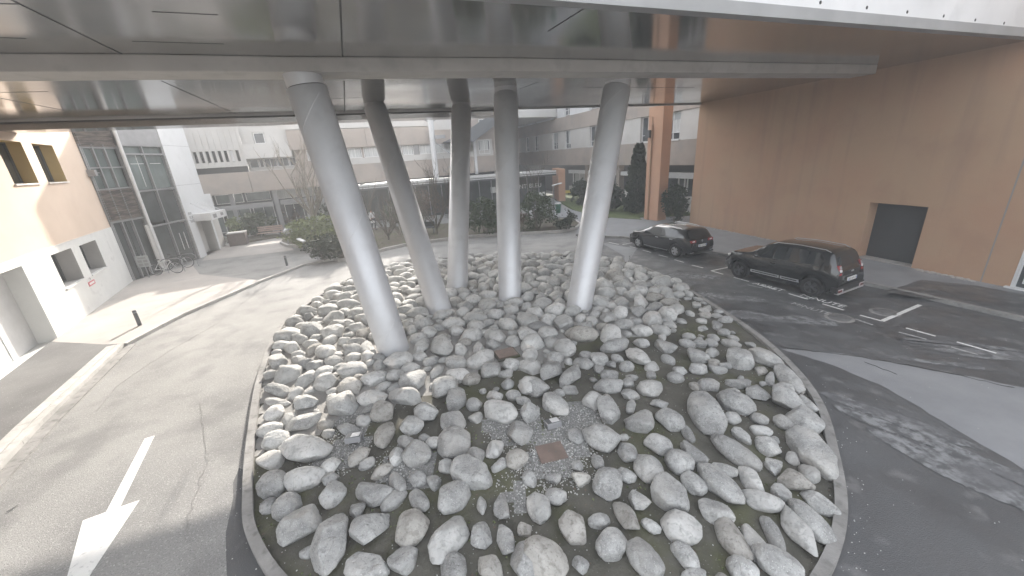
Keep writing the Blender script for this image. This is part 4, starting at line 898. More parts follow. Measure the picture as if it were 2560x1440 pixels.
for k, (px, py, yaw, lab) in enumerate([(884, 1088, 8, 'small recessed floodlight with white glass on the left of the mound'), (1381, 1052, 15, 'small grey box floodlight tilted among the front centre stones')]):
    c = gp(px, py, .36)
    t = thing('floodlight', c, lab, 'floodlight', 'floodlights set in the mound', R_(yaw))
    T = Matrix.Rotation(R_(-14), 4, 'X')
    w = MB(); w.box(-.15, .15, -.12, .12, -.11, 0, T); w.build('housing', 'grey_metal', t, bevel=.008, world=False)
    w = MB(); w.box(-.13, .13, -.10, .10, .001, .008, T); w.build('front_frame', 'dark_frame', t, world=False)
    w = MB(); w.box(-.04, .12, -.09, .09, .009, .014, T); w.build('glass', 'white_metal', t, world=False)
    w = MB(); w.tube([(-.17, 0, -.25), (-.17, 0, -.02)], .012, 6); w.tube([(.17, 0, -.25), (.17, 0, -.02)], .012, 6); w.build('bracket', 'grey_metal', t, world=False)

dl = MB(); random.seed(91)
for k in range(900):
    x, y = random.uniform(-5, 6.8), random.uniform(2.5, 12)
    if not inside(x, y, inn) or not darkreg(x, y): continue
    z = mh(x, y) + .006; s_ = random.uniform(.015, .04); a = random.uniform(0, 6.28)
    dl.add([(x, y, z), (x + s_ * math.cos(a), y + s_ * math.sin(a), z + random.uniform(0, .02)), (x + s_ * 1.2 * math.cos(a + .7), y + s_ * 1.2 * math.sin(a + .7), z + .008), (x + s_ * .7 * math.cos(a + 1.4), y + s_ * .7 * math.sin(a + 1.4), z + .004)], [(0, 1, 2, 3)])
o = dl.build('dead_leaves', 'leaf_brown'); tag(o, 'dry brown leaf litter caught between the front stones', 'leaves'); o['kind'] = 'stuff'
# ================================================================== CARS
def interp(tab, x):
    if x <= tab[0][0]: return tab[0][1]
    for (a, b), (c, d) in zip(tab[:-1], tab[1:]):
        if x <= c:
            t_ = (x - a) / (c - a); t_ = t_ * t_ * (3 - 2 * t_) * .5 + t_ * .5; return b + (d - b) * t_
    return tab[-1][1]
def make_car(spec, loc, yaw, lab):
    Lc, W, wb, x0w, rw = spec['L'], spec['W'] / 2, spec['wb'], spec['x0w'], spec['rw']
    roof, belt, wid = spec['roof'], spec['belt'], spec['wid']; zb = spec['zb']
    t = thing('parked_car', loc, lab, 'car', 'cars parked along the terracotta wall', yaw)
    xw = (x0w, x0w + wb)
    def S(x, v, off=0.0):
        """v 0..6 : underside edge, sill, waist, belt, roof side, roof mid, roof centre"""
        w = W * interp(wid, x); b = min(interp(belt, x), interp(roof, x) - .005); r = interp(roof, x); gh = max(0.0, r - b)
        zl = zb + (.10 if x < .2 or x > Lc - .2 else 0)
        for c in xw:
            d = abs(x - c)
            if d < rw + .07: zl = max(zl, rw + math.sqrt((rw + .07) ** 2 - d ** 2))
        k = min(1.0, gh / .45); wr = w * (.97 - .21 * k)
        pts = [(w * .93, zl), (w * .985, max(zl + .02, .42)), (w * 1.0, max(zl + .04, .66)), (w * .965, b), (wr, b + gh * .88 if gh > .04 else b + gh * .5), (wr * .62, r - .012), (0, r)]
        i = min(int(v), 5); f = v - i; p = [pts[i][0] + (pts[i + 1][0] - pts[i][0]) * f, pts[i][1] + (pts[i + 1][1] - pts[i][1]) * f]
        yb = 0
        # bulge of the ends
        e = 0
        if x < .12: e = -.07 * math.exp(-((p[1] - .55) / .28) ** 2)
        if x > Lc - .12: e = .06 * math.exp(-((p[1] - .5) / .25) ** 2)
        return Vector((x + e, p[0] + off, p[1] + off * .3))
    xs = [0, .02, .06, .12]; xx = .18
    while xx < Lc - .13: xs.append(xx); xx += .06
    xs += [Lc - .12, Lc - .05, Lc]
    vs_ = [0, .5, 1, 1.5, 2, 2.5, 3, 3.5, 4, 4.5, 5, 6]
    b = MB(); nV = len(vs_)
    for side in (1, -1):
        base = len(b.v)
        for x in xs:
            for v in vs_: p = S(x, v); b.v.append((p.x, p.y * side, p.z))
        for i in range(len(xs) - 1):
            for j in range(nV - 1):
                q = [base + i * nV + j, base + (i + 1) * nV + j, base + (i + 1) * nV + j + 1, base + i * nV + j + 1]
                if side > 0: q = q[::-1]
                b.f.append(q); b.mi.append(0); b.sm.append(True)
        for i0 in (0, len(xs) - 1):   # end caps
            c = len(b.v); ring = [base + i0 * nV + j for j in range(nV)]
            b.v.append((b.v[ring[-1]][0], 0, b.v[ring[0]][2])); b.f.append(ring + [c]); b.mi.append(0); b.sm.append(False)
    o = b.build('body', 'car_black', t, world=False, merge=True)
    w = MB(); w.box(.15, Lc - .15, -W * .9, W * .9, zb + .02, .5); 
    w.build('underbody', 'car_trim', t, world=False)
    def patch(xa, xb_, va, vb, off, mb, side, n1=8, n2=3, slant=(0, 0)):
        base = len(mb.v)
        for i in range(n1 + 1):
            for j in range(n2 + 1):
                f = j / n2; x = (xa + slant[0] * f) + ((xb_ + slant[1] * f) - (xa + slant[0] * f)) * i / n1; v = va + (vb - va) * f
                p = S(x, v); px_ = S(x + .01, v); pv = S(x, v + .02 if v < 5.9 else v - .02)
                nn = (px_ - p).cross(pv - p) * (1 if v < 5.9 else -1)
                if nn.length: nn.normalize()
                if nn.y < -1e-6 or (abs(nn.y) < .3 and nn.z < 0): nn = -nn
                p = p + nn * off; mb.v.append((p.x, p.y * side, p.z))
        for i in range(n1):
            for j in range(n2):
                q = [base + i * (n2 + 1) + j, base + (i + 1) * (n2 + 1) + j, base + (i + 1) * (n2 + 1) + j + 1, base + i * (n2 + 1) + j + 1]
                mb.f.append(q if side < 0 else q[::-1]); mb.mi.append(0); mb.sm.append(True)
    for side in (1, -1):
        for (a, c, sl) in spec['side_glass']:
            g_ = MB(); patch(a, c, 3.08, 3.9, .006, g_, side, 8, 3, sl); g_.build('side_window', 'car_glass', t, world=False)
        g_ = MB(); patch(spec['side_glass'][0][0] - .02, spec['side_glass'][-1][1] + .05, 3.0, 3.06, .010, g_, side, 14, 1); g_.build('window_trim', spec['wtrim'], t, world=False)
        if spec['lower']:
            for (a, c) in ((1.08, 1.72), (1.76, 2.85)):
                g_ = MB(); patch(a, c, .98, 1.42, .022, g_, side, 8, 2); g_.build('door_moulding', 'silver', t, world=False)
                g_ = MB(); patch(a + .06, c - .06, 1.12, 1.28, .028, g_, side, 8, 1); g_.build('moulding_inlay', 'car_trim', t, world=False)
        else:
            g_ = MB(); patch(1.1, 2.95, .35, .42, .012, g_, side, 8, 1); g_.build('sill_strip', 'silver', t, world=False)
        for (a, c) in spec['handles']:
            g_ = MB(); p = S(a, 2.65); g_.box(a, a + .18, p.y, p.y + .035, p.z - .015, p.z + .015); 
            if side < 0: g_.v = [(v[0], -v[1], v[2]) for v in g_.v]
            g_.build('door_handle', 'silver' if not spec['lower'] else 'car_trim', t, world=False)
        m_ = MB(); p = S(spec['mirror'], 3.1); m_.lathe([(0, -.13), (.07, -.1), (.085, 0), (.07, .1), (0, .13)], (0, 0, 0), 10, T=Matrix.Translation((p.x, (p.y + .13), p.z + .06)) @ Matrix.Rotation(R_(90), 4, 'X') @ Matrix.Diagonal((.8, .9, 1, 1)))
        if side < 0: m_.v = [(v[0], -v[1], v[2]) for v in m_.v]
        m_.build('mirror', 'car_black', t, world=False)
        rr_ = MB(); pts = []
        for k in range(13):
            x = spec['rail'][0] + (spec['rail'][1] - spec['rail'][0]) * k / 12; p = S(x, 4.35); pts.append((x, p.y * side, p.z + (.045 if 0 < k < 12 else 0.0)))
        rr_.tube(pts, .016, 6); rr_.build('roof_rail', 'silver', t, world=False)
    # windscreen and rear window
    for (nm, a, c) in (('rear_window', *spec['rear_glass']), ('windscreen', *spec['front_glass'])):
        g_ = MB()
        for side in (1, -1): patch(a, c, 4.25, 6.0, .006, g_, side, 6, 6)
        g_.build(nm, 'car_glass', t, world=False)
    # wheels
    for c in xw:
        for side in (1, -1):
            T = Matrix.Translation((c, side * (W - .115), rw)) @ Matrix.Rotation(R_(-90 * side), 4, 'X')
            w = MB(); w.lathe([(rw * .62, -.11), (rw * .93, -.11), (rw, -.08), (rw, .08), (rw * .93, .11), (rw * .66, .11), (rw * .64, .06)], (0, 0, 0), 32, T=T); wo_ = w.build('wheel', 'tyre', t, world=False)
            w = MB(); w.lathe([(0, .02), (rw * .62, .02)], (0, 0, 0), 24, T=T); w.build('brake_dish', 'car_trim', wo_, world=False)
            w = MB(); w.lathe([(rw * .60, .07), (rw * .66, .10), (rw * .66, .05)], (0, 0, 0), 32, T=T); w.lathe([(0, .095), (.05, .09), (.055, .03)], (0, 0, 0), 12, T=T)
            for k in range(5):
                a = 2 * math.pi * k / 5 + .3; A = Matrix.Rotation(a, 4, 'Z')
                w.add([T @ A @ Vector(v) for v in [(.03, -.035, .085), (rw * .61, -.055, .095), (rw * .61, .055, .095), (.03, .035, .085), (.03, -.035, .04), (rw * .61, -.055, .04), (rw * .61, .055, .04), (.03, .035, .04)]], [(0, 1, 2, 3), (0, 4, 5, 1), (3, 2, 6, 7), (4, 7, 6, 5)])
            w.build('rim', spec['rim'], wo_, world=False)
            a_ = MB(); vs2 = []
            for k in range(17):
                an = math.pi * k / 16; vs2.append((c + (rw + .075) * math.cos(an), rw + (rw + .075) * math.sin(an)))
            b0 = []
            for (x, z) in vs2: b0 += [(x, side * (W - .02), z), (x, side * (W - .35), z)]
            a_.add(b0, [(2 * k, 2 * k + 1, 2 * k + 3, 2 * k + 2) for k in range(16)]); a_.build('wheel_arch', 'car_trim', t, world=False)
    # rear details
    rear = -.075
    def rb(nm, m, x0_, x1_, y0, y1, z0, z1, par=t, bev=0):
        w = MB(); w.box(x0_, x1_, y0, y1, z0, z1); return w.build(nm, m, par, world=False, bevel=bev)
    pl = rb('number_plate', 'plate', rear - .012, rear + .03, -.26, .26, spec['plz'], spec['plz'] + .115)
    text('plate_lettering', spec['plate'], .105, basis((rear - .013, .225, spec['plz'] + .022), (0, -1, 0), (0, 0, 1), (-1, 0, 0)), 'ink', pl, extrude=.001, world=False)
    for s_ in (1, -1): rb('plate_end_band', 'sign_blue', rear - .0135, rear - .012, *( (.235, .258) if s_ > 0 else (-.258, -.235)), spec['plz'] + .003, spec['plz'] + .112, pl)
    if spec['kind'] == 'hatch':
        for s_ in (1, -1):
            w = MB(); ys_ = (.40, .755) if s_ > 0 else (-.755, -.40)
            w.box(-.035, .16, ys_[0], ys_[1], .80, .93); lo_ = w.build('tail_lamp', 'lamp_red', t, world=False, bevel=.02)
            rb('reversing_lens', 'lamp_white', -.042, -.03, (.5 if s_ > 0 else -.66), (.66 if s_ > 0 else -.5), .85, .90, lo_)
            rb('bumper_strip', 'silver', -.085, -.06, (.55 if s_ > 0 else -.8), (.8 if s_ > 0 else -.55), .33, .345)
        w = MB(); w.lathe([(.03, 0), (.045, .008), (.045, .0)], (0, 0, 0), 20, T=basis((-.03, 0, .86), (0, 1, 0), (0, 0, 1), (-1, 0, 0))); w.build('emblem', 'silver', t, world=False)
        rb('bumper_edge', 'car_trim', -.08, .1, -.80, .80, .24, .32, bev=.02)
    else:
        for s_ in (1, -1):
            def lampq(nm, m, za, zc, ya, yb, ox, par):
                f_ = lambda z: ((z - .90) / .32)
                vs = []
                for z in (za, zc):
                    k = f_(z); xr = -.035 + .095 * k * k - ox; y_in, y_out = ya - .05 * k, yb - .05 * k
                    vs += [(xr, s_ * y_in, z), (xr + .01, s_ * y_out, z), (xr + .13, s_ * (y_out + .025), z), (xr + .13, s_ * y_in, z)]
                w = MB(); w.add(vs, [(0, 1, 2, 3), (4, 7, 6, 5), (0, 4, 5, 1), (1, 5, 6, 2), (2, 6, 7, 3), (3, 7, 4, 0)]); return w.build(nm, m, par, world=False, recalc=True, bevel=.008)
            lo_ = lampq('tail_lamp', 'lamp_red', .90, 1.22, .62, .755, 0, t)
            lampq('lamp_lens', 'lamp_white', 1.01, 1.09, .635, .72, .006, lo_); lampq('lamp_upper', 'ink_grey', 1.11, 1.20, .635, .72, .006, lo_)
        rb('bumper', 'car_trim', -.10, .12, -.84, .84, .30, .50, bev=.03)
        w = MB(); w.box(-.125, .0, -.80, .80, .26, .32)
        for s_ in (1, -1):
            y0, y1 = (.52, .80) if s_ > 0 else (-.80, -.52)
            w.box(-.125, -.03, min(y0, y1), max(y0, y1), .41, .44); w.box(-.125, -.03, y0 if s_ > 0 else y1 - .03, y0 + .03 if s_ > 0 else y1, .32, .41)
        w.build('skid_plate', 'silver', t, world=False, bevel=.01)
        w = MB()
        for s_ in (1, -1): w.box(-.112, -.09, min(s_ * .57, s_ * .75), max(s_ * .57, s_ * .75), .335, .40)
        w.build('fog_lamp', 'lamp_red', t, world=False)
        rb('emblem', 'silver', -.05, -.03, -.05, .02, .95, 1.0); rb('emblem', 'silver', -.05, -.03, .04, .07, .95, 1.0)
        w = MB(); p = S(Lc - .35, 2.9); w.box(Lc - .42, Lc - .02, -.72, -.45, .80, .92); w.box(Lc - .42, Lc - .02, .45, .72, .80, .92); w.build('headlight', 'lamp_white', t, world=False, bevel=.03)
    return t
mat('sign_blue', (.03, .1, .45), rough=.5)
golf = dict(kind='hatch', L=4.28, W=1.80, wb=2.63, x0w=.80, rw=.315, zb=.16, roof=[(0, .93), (.04, .97), (.42, 1.37), (.6, 1.42), (1.5, 1.46), (2.3, 1.42), (2.65, 1.33), (3.35, .97), (3.9, .87), (4.2, .72), (4.28, .58)], belt=[(0, .86), (.4, .98), (1.5, .95), (2.6, .91), (3.3, .88), (3.9, .80), (4.28, .5)], wid=[(0, .86), (.25, .96), (.8, 1.0), (3.4, 1.0), (3.9, .95), (4.28, .76)],
            side_glass=[(.78, 1.02, (.1, .06)), (1.06, 1.78, (.04, 0)), (1.84, 2.98, (0, -.42))], rear_glass=(.09, .36), front_glass=(2.72, 3.28), handles=[(1.0, 0), (1.95, 0)], mirror=2.75, rail=(.7, 2.3), rim='alloy', lower=False, wtrim='car_trim', plz=.58, plate='ED 181 HL')
dus = dict(kind='suv', L=4.26, W=1.80, wb=2.66, x0w=.76, rw=.345, zb=.24, roof=[(0, 1.02), (.05, 1.10), (.30, 1.54), (.5, 1.62), (1.5, 1.66), (2.3, 1.62), (2.6, 1.54), (3.2, 1.16), (3.4, 1.11), (4.0, 1.05), (4.18, .92), (4.26, .7)], belt=[(0, .98), (.4, 1.12), (1.5, 1.08), (2.6, 1.04), (3.3, 1.03), (4.0, .96), (4.26, .6)], wid=[(0, .88), (.25, .97), (.8, 1.0), (3.5, 1.0), (3.95, .95), (4.26, .80)],
            side_glass=[(.62, .98, (.08, .04)), (1.04, 1.78, (.02, 0)), (1.84, 2.95, (0, -.40))], rear_glass=(.08, .30), front_glass=(2.66, 3.16), handles=[(1.05, 0), (1.95, 0)], mirror=2.78, rail=(.45, 2.45), rim='alloy_dark', lower=True, wtrim='car_trim', plz=.66, plate='FZ 079 NV')
k_ = .945
for key in ('roof', 'belt', 'wid'): dus[key] = [(x * k_, z + (.04 if key == 'roof' and z > 1.3 else 0)) for x, z in dus[key]]
dus['L'] *= k_; dus['x0w'] = .67; dus['side_glass'] = [(a * k_, c * k_, sl) for a, c, sl in dus['side_glass']]; dus['front_glass'] = (2.52, 2.98); dus['mirror'] = 2.63; dus['rail'] = (.42, 2.3)
def place_car(spec, rear_w, front_w, lab):
    rwp, fwp = Vector((*gp(*rear_w)[:2], 0)), Vector((*gp(*front_w)[:2], 0)); f = (fwp - rwp).normalized(); r = Vector((f.y, -f.x, 0))
    mid = (rwp + fwp) / 2 + r * (spec['W'] / 2 - .1)
    o = mid - f * (spec['x0w'] + spec['wb'] / 2)
    return make_car(spec, (o.x, o.y, .012), math.atan2(f.y, f.x), lab)
place_car(golf, (1695, 644), (1591.5, 617.5), 'black five door hatchback with bright alloy wheels, parked farther along the wall')
place_car(dus, (2018.7, 739), (1853, 696), 'black sport utility car with silver roof rails and door mouldings, parked nearer')
# ================================================================== STREET FURNITURE
def bollard(px, py, lab, h=.62):
    c = gp(px, py, .115); t = thing('bollard', c, lab, 'bollard', 'short grey bollards on the left pavement')
    w = MB(); w.lathe([(.0, h), (.055, h), (.065, h - .012), (.065, 0)], c, 20); w.build('post', 'dark_frame', t)
    w = MB(); w.lathe([(.066, h - .10), (.068, h - .10), (.068, h - .07), (.066, h - .07)], c, 20); w.build('band', 'grey_metal', t)
bollard(350, 813, 'short dark bollard casting a shadow on the near pavement'); bollard(718, 664, 'short dark bollard at the far end of the left kerb', .6)
def blamp(px, py, h, lab, yaw, hs=.5):
    c = gp(px, py, .16); t = thing('garden_lamp', c, lab, 'lamp', 'garden lamps around the planting bed')
    w = MB(); w.tube([c, c + Vector((0, 0, h))], .04, 10); w.build('post', 'grey_metal', t)
    w = MB(); T = Matrix.Translation(c + Vector((0, 0, h))) @ Matrix.Rotation(yaw, 4, 'Z')
    w.add([T @ Vector(v) for v in [(-.1, -.12, -.02), (hs, -.14, .14), (hs, .14, .14), (-.1, .12, -.02), (-.1, -.12, .06), (hs, -.14, .20), (hs, .14, .20), (-.1, .12, .06)]], [(0, 3, 2, 1), (4, 5, 6, 7), (0, 1, 5, 4), (2, 3, 7, 6), (1, 2, 6, 5), (3, 0, 4, 7)]); w.build('head', 'white_metal', t)
blamp(722, 611, 1.0, 'low lamp post at the left tip of the planting bed', 1.2, .15)
blamp(765, 632, .75, 'low lamp with slanted white head before the dark shrub', 2.6)
blamp(1386, 549, 2.7, 'tall lamp post with slanted white head beside the green bin', .2, .7)
c = gp(1385, 549, .12) + Vector((.35, -.15, 0))
t = thing('litter_bin', c, 'green litter bin with white liner hanging by the tall lamp post', 'bin')
w = MB(); w.lathe([(.0, .55), (.19, .55), (.25, 1.35), (.23, 1.35), (.2, 1.2)], c, 16); w.build('body', 'bin_green', t)
w = MB(); w.lathe([(.255, 1.28), (.27, 1.34), (.20, 1.38), (.17, 1.3)], c, 12); w.build('liner', 'white_metal', t)
w = MB(); w.tube([c + Vector((-.02, 0, 0)), c + Vector((-.02, 0, 1.2))], .03, 8); w.build('post', 'grey_metal', t)
c = gp(600, 611, .01)
t = thing('planter', c, 'brown square planter standing by the radiology entrance', 'planter')
w = MB(); w.box(-.6, .6, -.5, .5, 0, .95, Matrix.Translation(c) @ Matrix.Rotation(.4, 4, 'Z')); w.build('tub', 'bin_brown', t, bevel=.02)
w = MB(); w.box(-.63, .63, -.53, .53, .951, 1.0, Matrix.Translation(c) @ Matrix.Rotation(.4, 4, 'Z')); w.build('rim', 'kerb', t)
a, b_ = gp(650, 592, .14), gp(712, 586, .14)
BF = Fr(a[:2], (b_ - a)[:2]); bl = (b_ - a).length
t = thing('garden_bench', a, 'weathered wooden slatted bench before the garden border', 'bench')
for k in range(3): w = MB(); w.fbox(BF, 0, bl, .44, .48, .1 + k * .15, .22 + k * .15); w.build('seat_slat', 'wood', t)
for k in range(3): w = MB(); w.fbox(BF, 0, bl, .58 + k * .15, .69 + k * .15, .02, .06); w.build('back_slat', 'wood', t)
for u in (.25, bl - .3): w = MB(); w.fbox(BF, u, u + .07, .13, .44, .1, .5); w.fbox(BF, u, u + .07, .44, .98, -.03, .02); w.build('leg', 'dark_frame', t)
c = gp(1072, 583, .16)
t = thing('garden_chair', c, 'small dark bench seat behind the second column', 'bench')
w = MB(); w.box(-.5, .5, -.25, .25, .42, .48, Matrix.Translation(c)); w.box(-.5, .5, .2, .25, .48, .85, Matrix.Translation(c)); w.build('seat', 'dark_frame', t)
for sx in (-.45, .4): w = MB(); w.box(sx, sx + .06, -.22, .22, 0, .42, Matrix.Translation(c)); w.build('leg', 'grey_metal', t)
# information board by the bikes
c = Vector((-21.0, 21.35, .11))
t = thing('parking_sign', c, 'small grey sign plate with pictograms behind the corner of the white plinth', 'sign')
SG = Fr((-20.95, 21.2), (.9, .25)); w = MB(); w.tube([SG.P(.3, .1, -.04), SG.P(.3, 1.45, -.04)], .025, 8); w.build('post', 'grey_metal', t)
w = MB(); w.fbox(SG, 0, .62, .75, 1.4, 0, .02); w.build('plate', 'shutter', t, bevel=.01)
w = MB()
for i in range(2):
    for j in range(2): w.fbox(SG, .08 + i * .26, .28 + i * .26, .82 + j * .2, .96 + j * .2, .021, .025)
w.fbox(SG, .12, .5, 1.22, 1.32, .021, .025); w.build('pictograms', 'ink_grey', t)
# bicycles
def bike(c, yaw, m, lab, lean=.12):
    t = thing('bicycle', c, lab, 'bicycle', 'bicycles parked by the glazed hall', yaw)
    Lr = Matrix.Rotation(lean, 4, 'X')
    Tm = lambda p: Lr @ Vector(p)
    for wx in (0, 1.05):
        w = MB(); w.tube([Tm((wx + .33 * math.cos(a), 0, .345 + .33 * math.sin(a))) for a in [2 * math.pi * k / 28 for k in range(28)]], .018, 6, closed=True); wh = w.build('wheel', 'tyre', t, world=False)
        w = MB(); w.tube([Tm((wx + .305 * math.cos(a), 0, .345 + .305 * math.sin(a))) for a in [2 * math.pi * k / 28 for k in range(28)]], .012, 5, closed=True); w.build('rim', 'silver', wh, world=False)
        w = MB()
        for k in range(14):
            a = 2 * math.pi * k / 14; w.tube([Tm((wx, .02 * (-1) ** k, .345)), Tm((wx + .3 * math.cos(a), 0, .345 + .3 * math.sin(a)))], .0025, 3)
        w.build('spokes', 'silver', wh, world=False)
    w = MB()
    for a, b_ in [((0, 0, .345), (.44, 0, .30)), ((0, 0, .345), (.34, 0, .78)), ((.44, 0, .30), (.32, 0, .86)), ((.44, 0, .30), (.88, 0, .72)), ((.35, 0, .76), (.86, 0, .80)), ((.85, 0, .86), (.90, 0, .68))]: w.tube([Tm(a), Tm(b_)], .018, 7)
    w.build('frame', m, t, world=False)
    w = MB(); w.tube([Tm((.89, 0, .7)), Tm((1.05, 0, .345))], .016, 7); w.build('fork', 'silver', t, world=False)
    w = MB(); w.tube([Tm((.85, 0, .86)), Tm((.84, 0, .96))], .013, 6); w.tube([Tm((.78, -.29, .98)), Tm((.86, -.12, .97)), Tm((.86, .12, .97)), Tm((.78, .29, .98))], .013, 6); w.build('handlebar', 'bike_black', t, world=False)
    w = MB(); w.lathe([(0, .05), (.09, .035), (.11, 0), (0, -.01)], (0, 0, 0), 10, T=Lr @ Matrix.Translation((.29, 0, .90)) @ Matrix.Diagonal((1.3, .7, 1, 1))); w.build('saddle', 'bike_black', t, world=False)
    w = MB(); w.lathe([(.09, .01), (.1, .01), (.1, -.01), (.09, -.01)], (0, 0, 0), 16, T=Lr @ Matrix.Translation((.44, -.03, .30)) @ Matrix.Rotation(R_(90), 4, 'X')); w.tube([Tm((.44, -.05, .30)), Tm((.50, -.06, .14))], .01, 5); w.tube([Tm((.44, .05, .30)), Tm((.38, .06, .46))], .01, 5); w.build('crank', 'silver', t, world=False)
bike(Vector((-20.55, 21.75, .115)), R_(12), 'bike_white', 'white framed bicycle, nearer of the two by the glazed hall')
bike(Vector((-20.9, 22.9, .115)), R_(18), 'bike_black', 'black bicycle half hidden behind the white framed one', -.1)
for k, (x, y) in enumerate([(-20.1, 22.0), (-20.2, 23.2)]):
    w = MB(); w.tube([(x, y, .11), (x, y, .8), (x + .15, y + .05, .95), (x + .6, y + .2, .95), (x + .75, y + .25, .8), (x + .75, y + .25, .11)], .022, 8); tag(w.build('bike_rack', 'grey_metal'), ('front' if k == 0 else 'back') + ' steel hoop holding a bicycle beside the glazed hall', 'bike rack', 'bike racks by the glazed hall')
# ================================================================== PLANTS
def leafcloud(mb, c, rx, ry, rz, n, size, seed, clump=1.2, thr=-.15, shell=.35, up=.2, zmin=0.0):
    random.seed(seed); k = 0; tries = 0
    while k < n and tries < n * 8:
        tries += 1
        v = Vector((random.gauss(0, 1), random.gauss(0, 1), random.gauss(0, 1))).normalized() * (random.random() ** shell)
        lump = 1 + .38 * noise.noise(v * 2.1 + Vector((seed, 0, 0)))
        p = Vector((v.x * rx * lump, v.y * ry * lump, v.z * rz * lump))
        if noise.noise(Vector((p.x, p.y, p.z)) * clump + Vector((seed * 3.1, 1, 2))) < thr: continue
        w = Vector(c) + p
        if w.z < zmin: continue
        s = size * random.uniform(.6, 1.3); a = Vector((random.gauss(0, 1), random.gauss(0, 1), random.gauss(0, 1) * .6 + up)).normalized(); b = a.cross(Vector((random.gauss(0, 1), random.gauss(0, 1), random.gauss(0, 1)))).normalized() * s * .42
        mb.add([w - a * s * .5, w + b, w + a * s * .6, w - b], [(0, 1, 2, 3)]); k += 1
def stems(mb, c, n, h, spread, r, seed, depth_=2, m=None):
    random.seed(seed)
    def br(p, d, L_, r_, k):
        q = [p]; dd = d.copy()
        for i in range(4):
            dd = (dd + Vector((random.gauss(0, .09), random.gauss(0, .09), .05))).normalized(); q.append(q[-1] + dd * L_ / 4)
        mb.tube(q, [r_ * (1 - .5 * i / 4) for i in range(5)], 5 if k > 1 else 4, cap=False)
        if k > 0:
            for j in range(random.choice((2, 3, 3))):
                a = random.choice(q[2:]); nd = (dd + Vector((random.gauss(0, .42), random.gauss(0, .42), random.gauss(.15, .25)))).normalized(); br(a, nd, L_ * random.uniform(.5, .75), r_ * .5, k - 1)
    for k in range(n):
        a = random.uniform(0, 6.28); d = Vector((math.cos(a) * spread * random.uniform(.3, 1), math.sin(a) * spread * random.uniform(.3, 1), 1)).normalized(); br(Vector(c) + Vector((math.cos(a) * .08, math.sin(a) * .08, 0)), d, h * random.uniform(.7, 1), r, depth_)
def shrub(px, py, w_px, h_px, leaf, lab, seed, n=900, size=.16, dens=-.15, flat=1.0, nm='shrub', zb=.15, grp='shrubs in the garden bed'):
    c = gp(px, py, zb); sc = depth(c) / FPX; rx = w_px * sc / 2; H = h_px * sc
    t = thing(nm, c, lab, 'shrub', grp)
    s_ = MB(); stems(s_, c, 5, H * .6, .5, .03, seed, 1); s_.build('stems', 'bark', t)
    f = MB(); leafcloud(f, c + Vector((0, rx * .3, H * .5)), rx, rx * .8, H * .52, n, size, seed, thr=dens, zmin=c.z); f.build('foliage', leaf, t)
    return t
shrub(782, 618, 165, 72, 'leaf_light', 'broad pale green shrub spreading under the bare tree', 3, 2600, .17, -.2)
shrub(815, 650, 120, 60, 'leaf_dark', 'low dark green shrub at the front edge of the bed', 5, 2400, .13, -.2)
shrub(1215, 586, 92, 88, 'leaf_mid', 'rounded green shrub between the third and middle columns', 7, 2400, .15, -.2)
shrub(1345, 574, 96, 92, 'leaf_mid', 'tall airy green shrub right of the middle column', 9, 2000, .15, -.08)
shrub(1412, 574, 62, 46, 'leaf_dark', 'small spiky dark shrub at the right tip of the bed', 11, 900, .13, -.05)
shrub(1300, 578, 60, 46, 'leaf_brown', 'low brownish shrub at the foot of the airy green one', 13, 700, .12, 0)
shrub(1458, 512, 62, 60, 'leaf_dark', 'dark rounded bush beside the porch end wall', 15, 1300, .25, -.3, grp='bushes before the right wing')
shrub(1530, 528, 64, 66, 'leaf_dark', 'dark bush behind the rightmost column on the lawn', 16, 1300, .25, -.3, grp='bushes before the right wing')
shrub(1688, 556, 66, 92, 'leaf_dark', 'very dark bush between the terracotta pillar and wall', 17, 2000, .16, -.35, zb=.1, grp='bushes before the right wing')
shrub(640, 590, 90, 58, 'leaf_mid', 'leafy green bush in the border left of the bench', 18, 1300, .22, -.1, grp='bushes in the border')
shrub(600, 592, 60, 50, 'leaf_light', 'pale green bush behind the brown planter', 19, 800, .22, -.05, grp='bushes in the border')
shrub(720, 566, 90, 46, 'leaf_brown', 'reddish brown bush behind the wooden bench', 20, 900, .2, -.05, grp='bushes in the border')
shrub(850, 570, 120, 70, 'leaf_dark', 'dark bush mass behind the nearest column', 22, 1500, .22, -.1, grp='bushes in the border')
shrub(1010, 545, 90, 66, 'leaf_dark', 'dark bush behind the bare stems left of the second column', 23, 1200, .22, .0, grp='bushes in the border')
# conical conifer
c = gp(1592, 531, .13); sc = depth(c) / FPX; H = 158 * sc
t = thing('conifer', c, 'tall narrow dark green conifer left of the terracotta pillar', 'tree')
w = MB(); w.tube([c, c + Vector((0, 0, H * .9))], [.12, .02], 8); w.build('trunk', 'bark', t)
f = MB(); random.seed(77)
for k in range(7500):
    h = random.random() ** 1.15; r_ = (29 * sc) * ((1 - h) ** .62) * random.uniform(.55, 1.05) + .1
    a = random.uniform(0, 6.28); r_ *= 1 + .55 * noise.noise(Vector((h * 7, math.cos(a) * 1.5, math.sin(a) * 1.5))); p = c + Vector((math.cos(a) * r_, math.sin(a) * r_, .1 + h * H * .98)); d = Vector((math.cos(a) * .5, math.sin(a) * .5, 1)).normalized(); s = random.uniform(.12, .3)
    b_ = d.cross(Vector((random.gauss(0, 1), random.gauss(0, 1), random.gauss(0, 1)))).normalized() * s * .3
    f.add([p, p + d * s * .5 + b_, p + d * s, p + d * s * .5 - b_], [(0, 1, 2, 3)])
f.build('crown', 'leaf_dark', t)
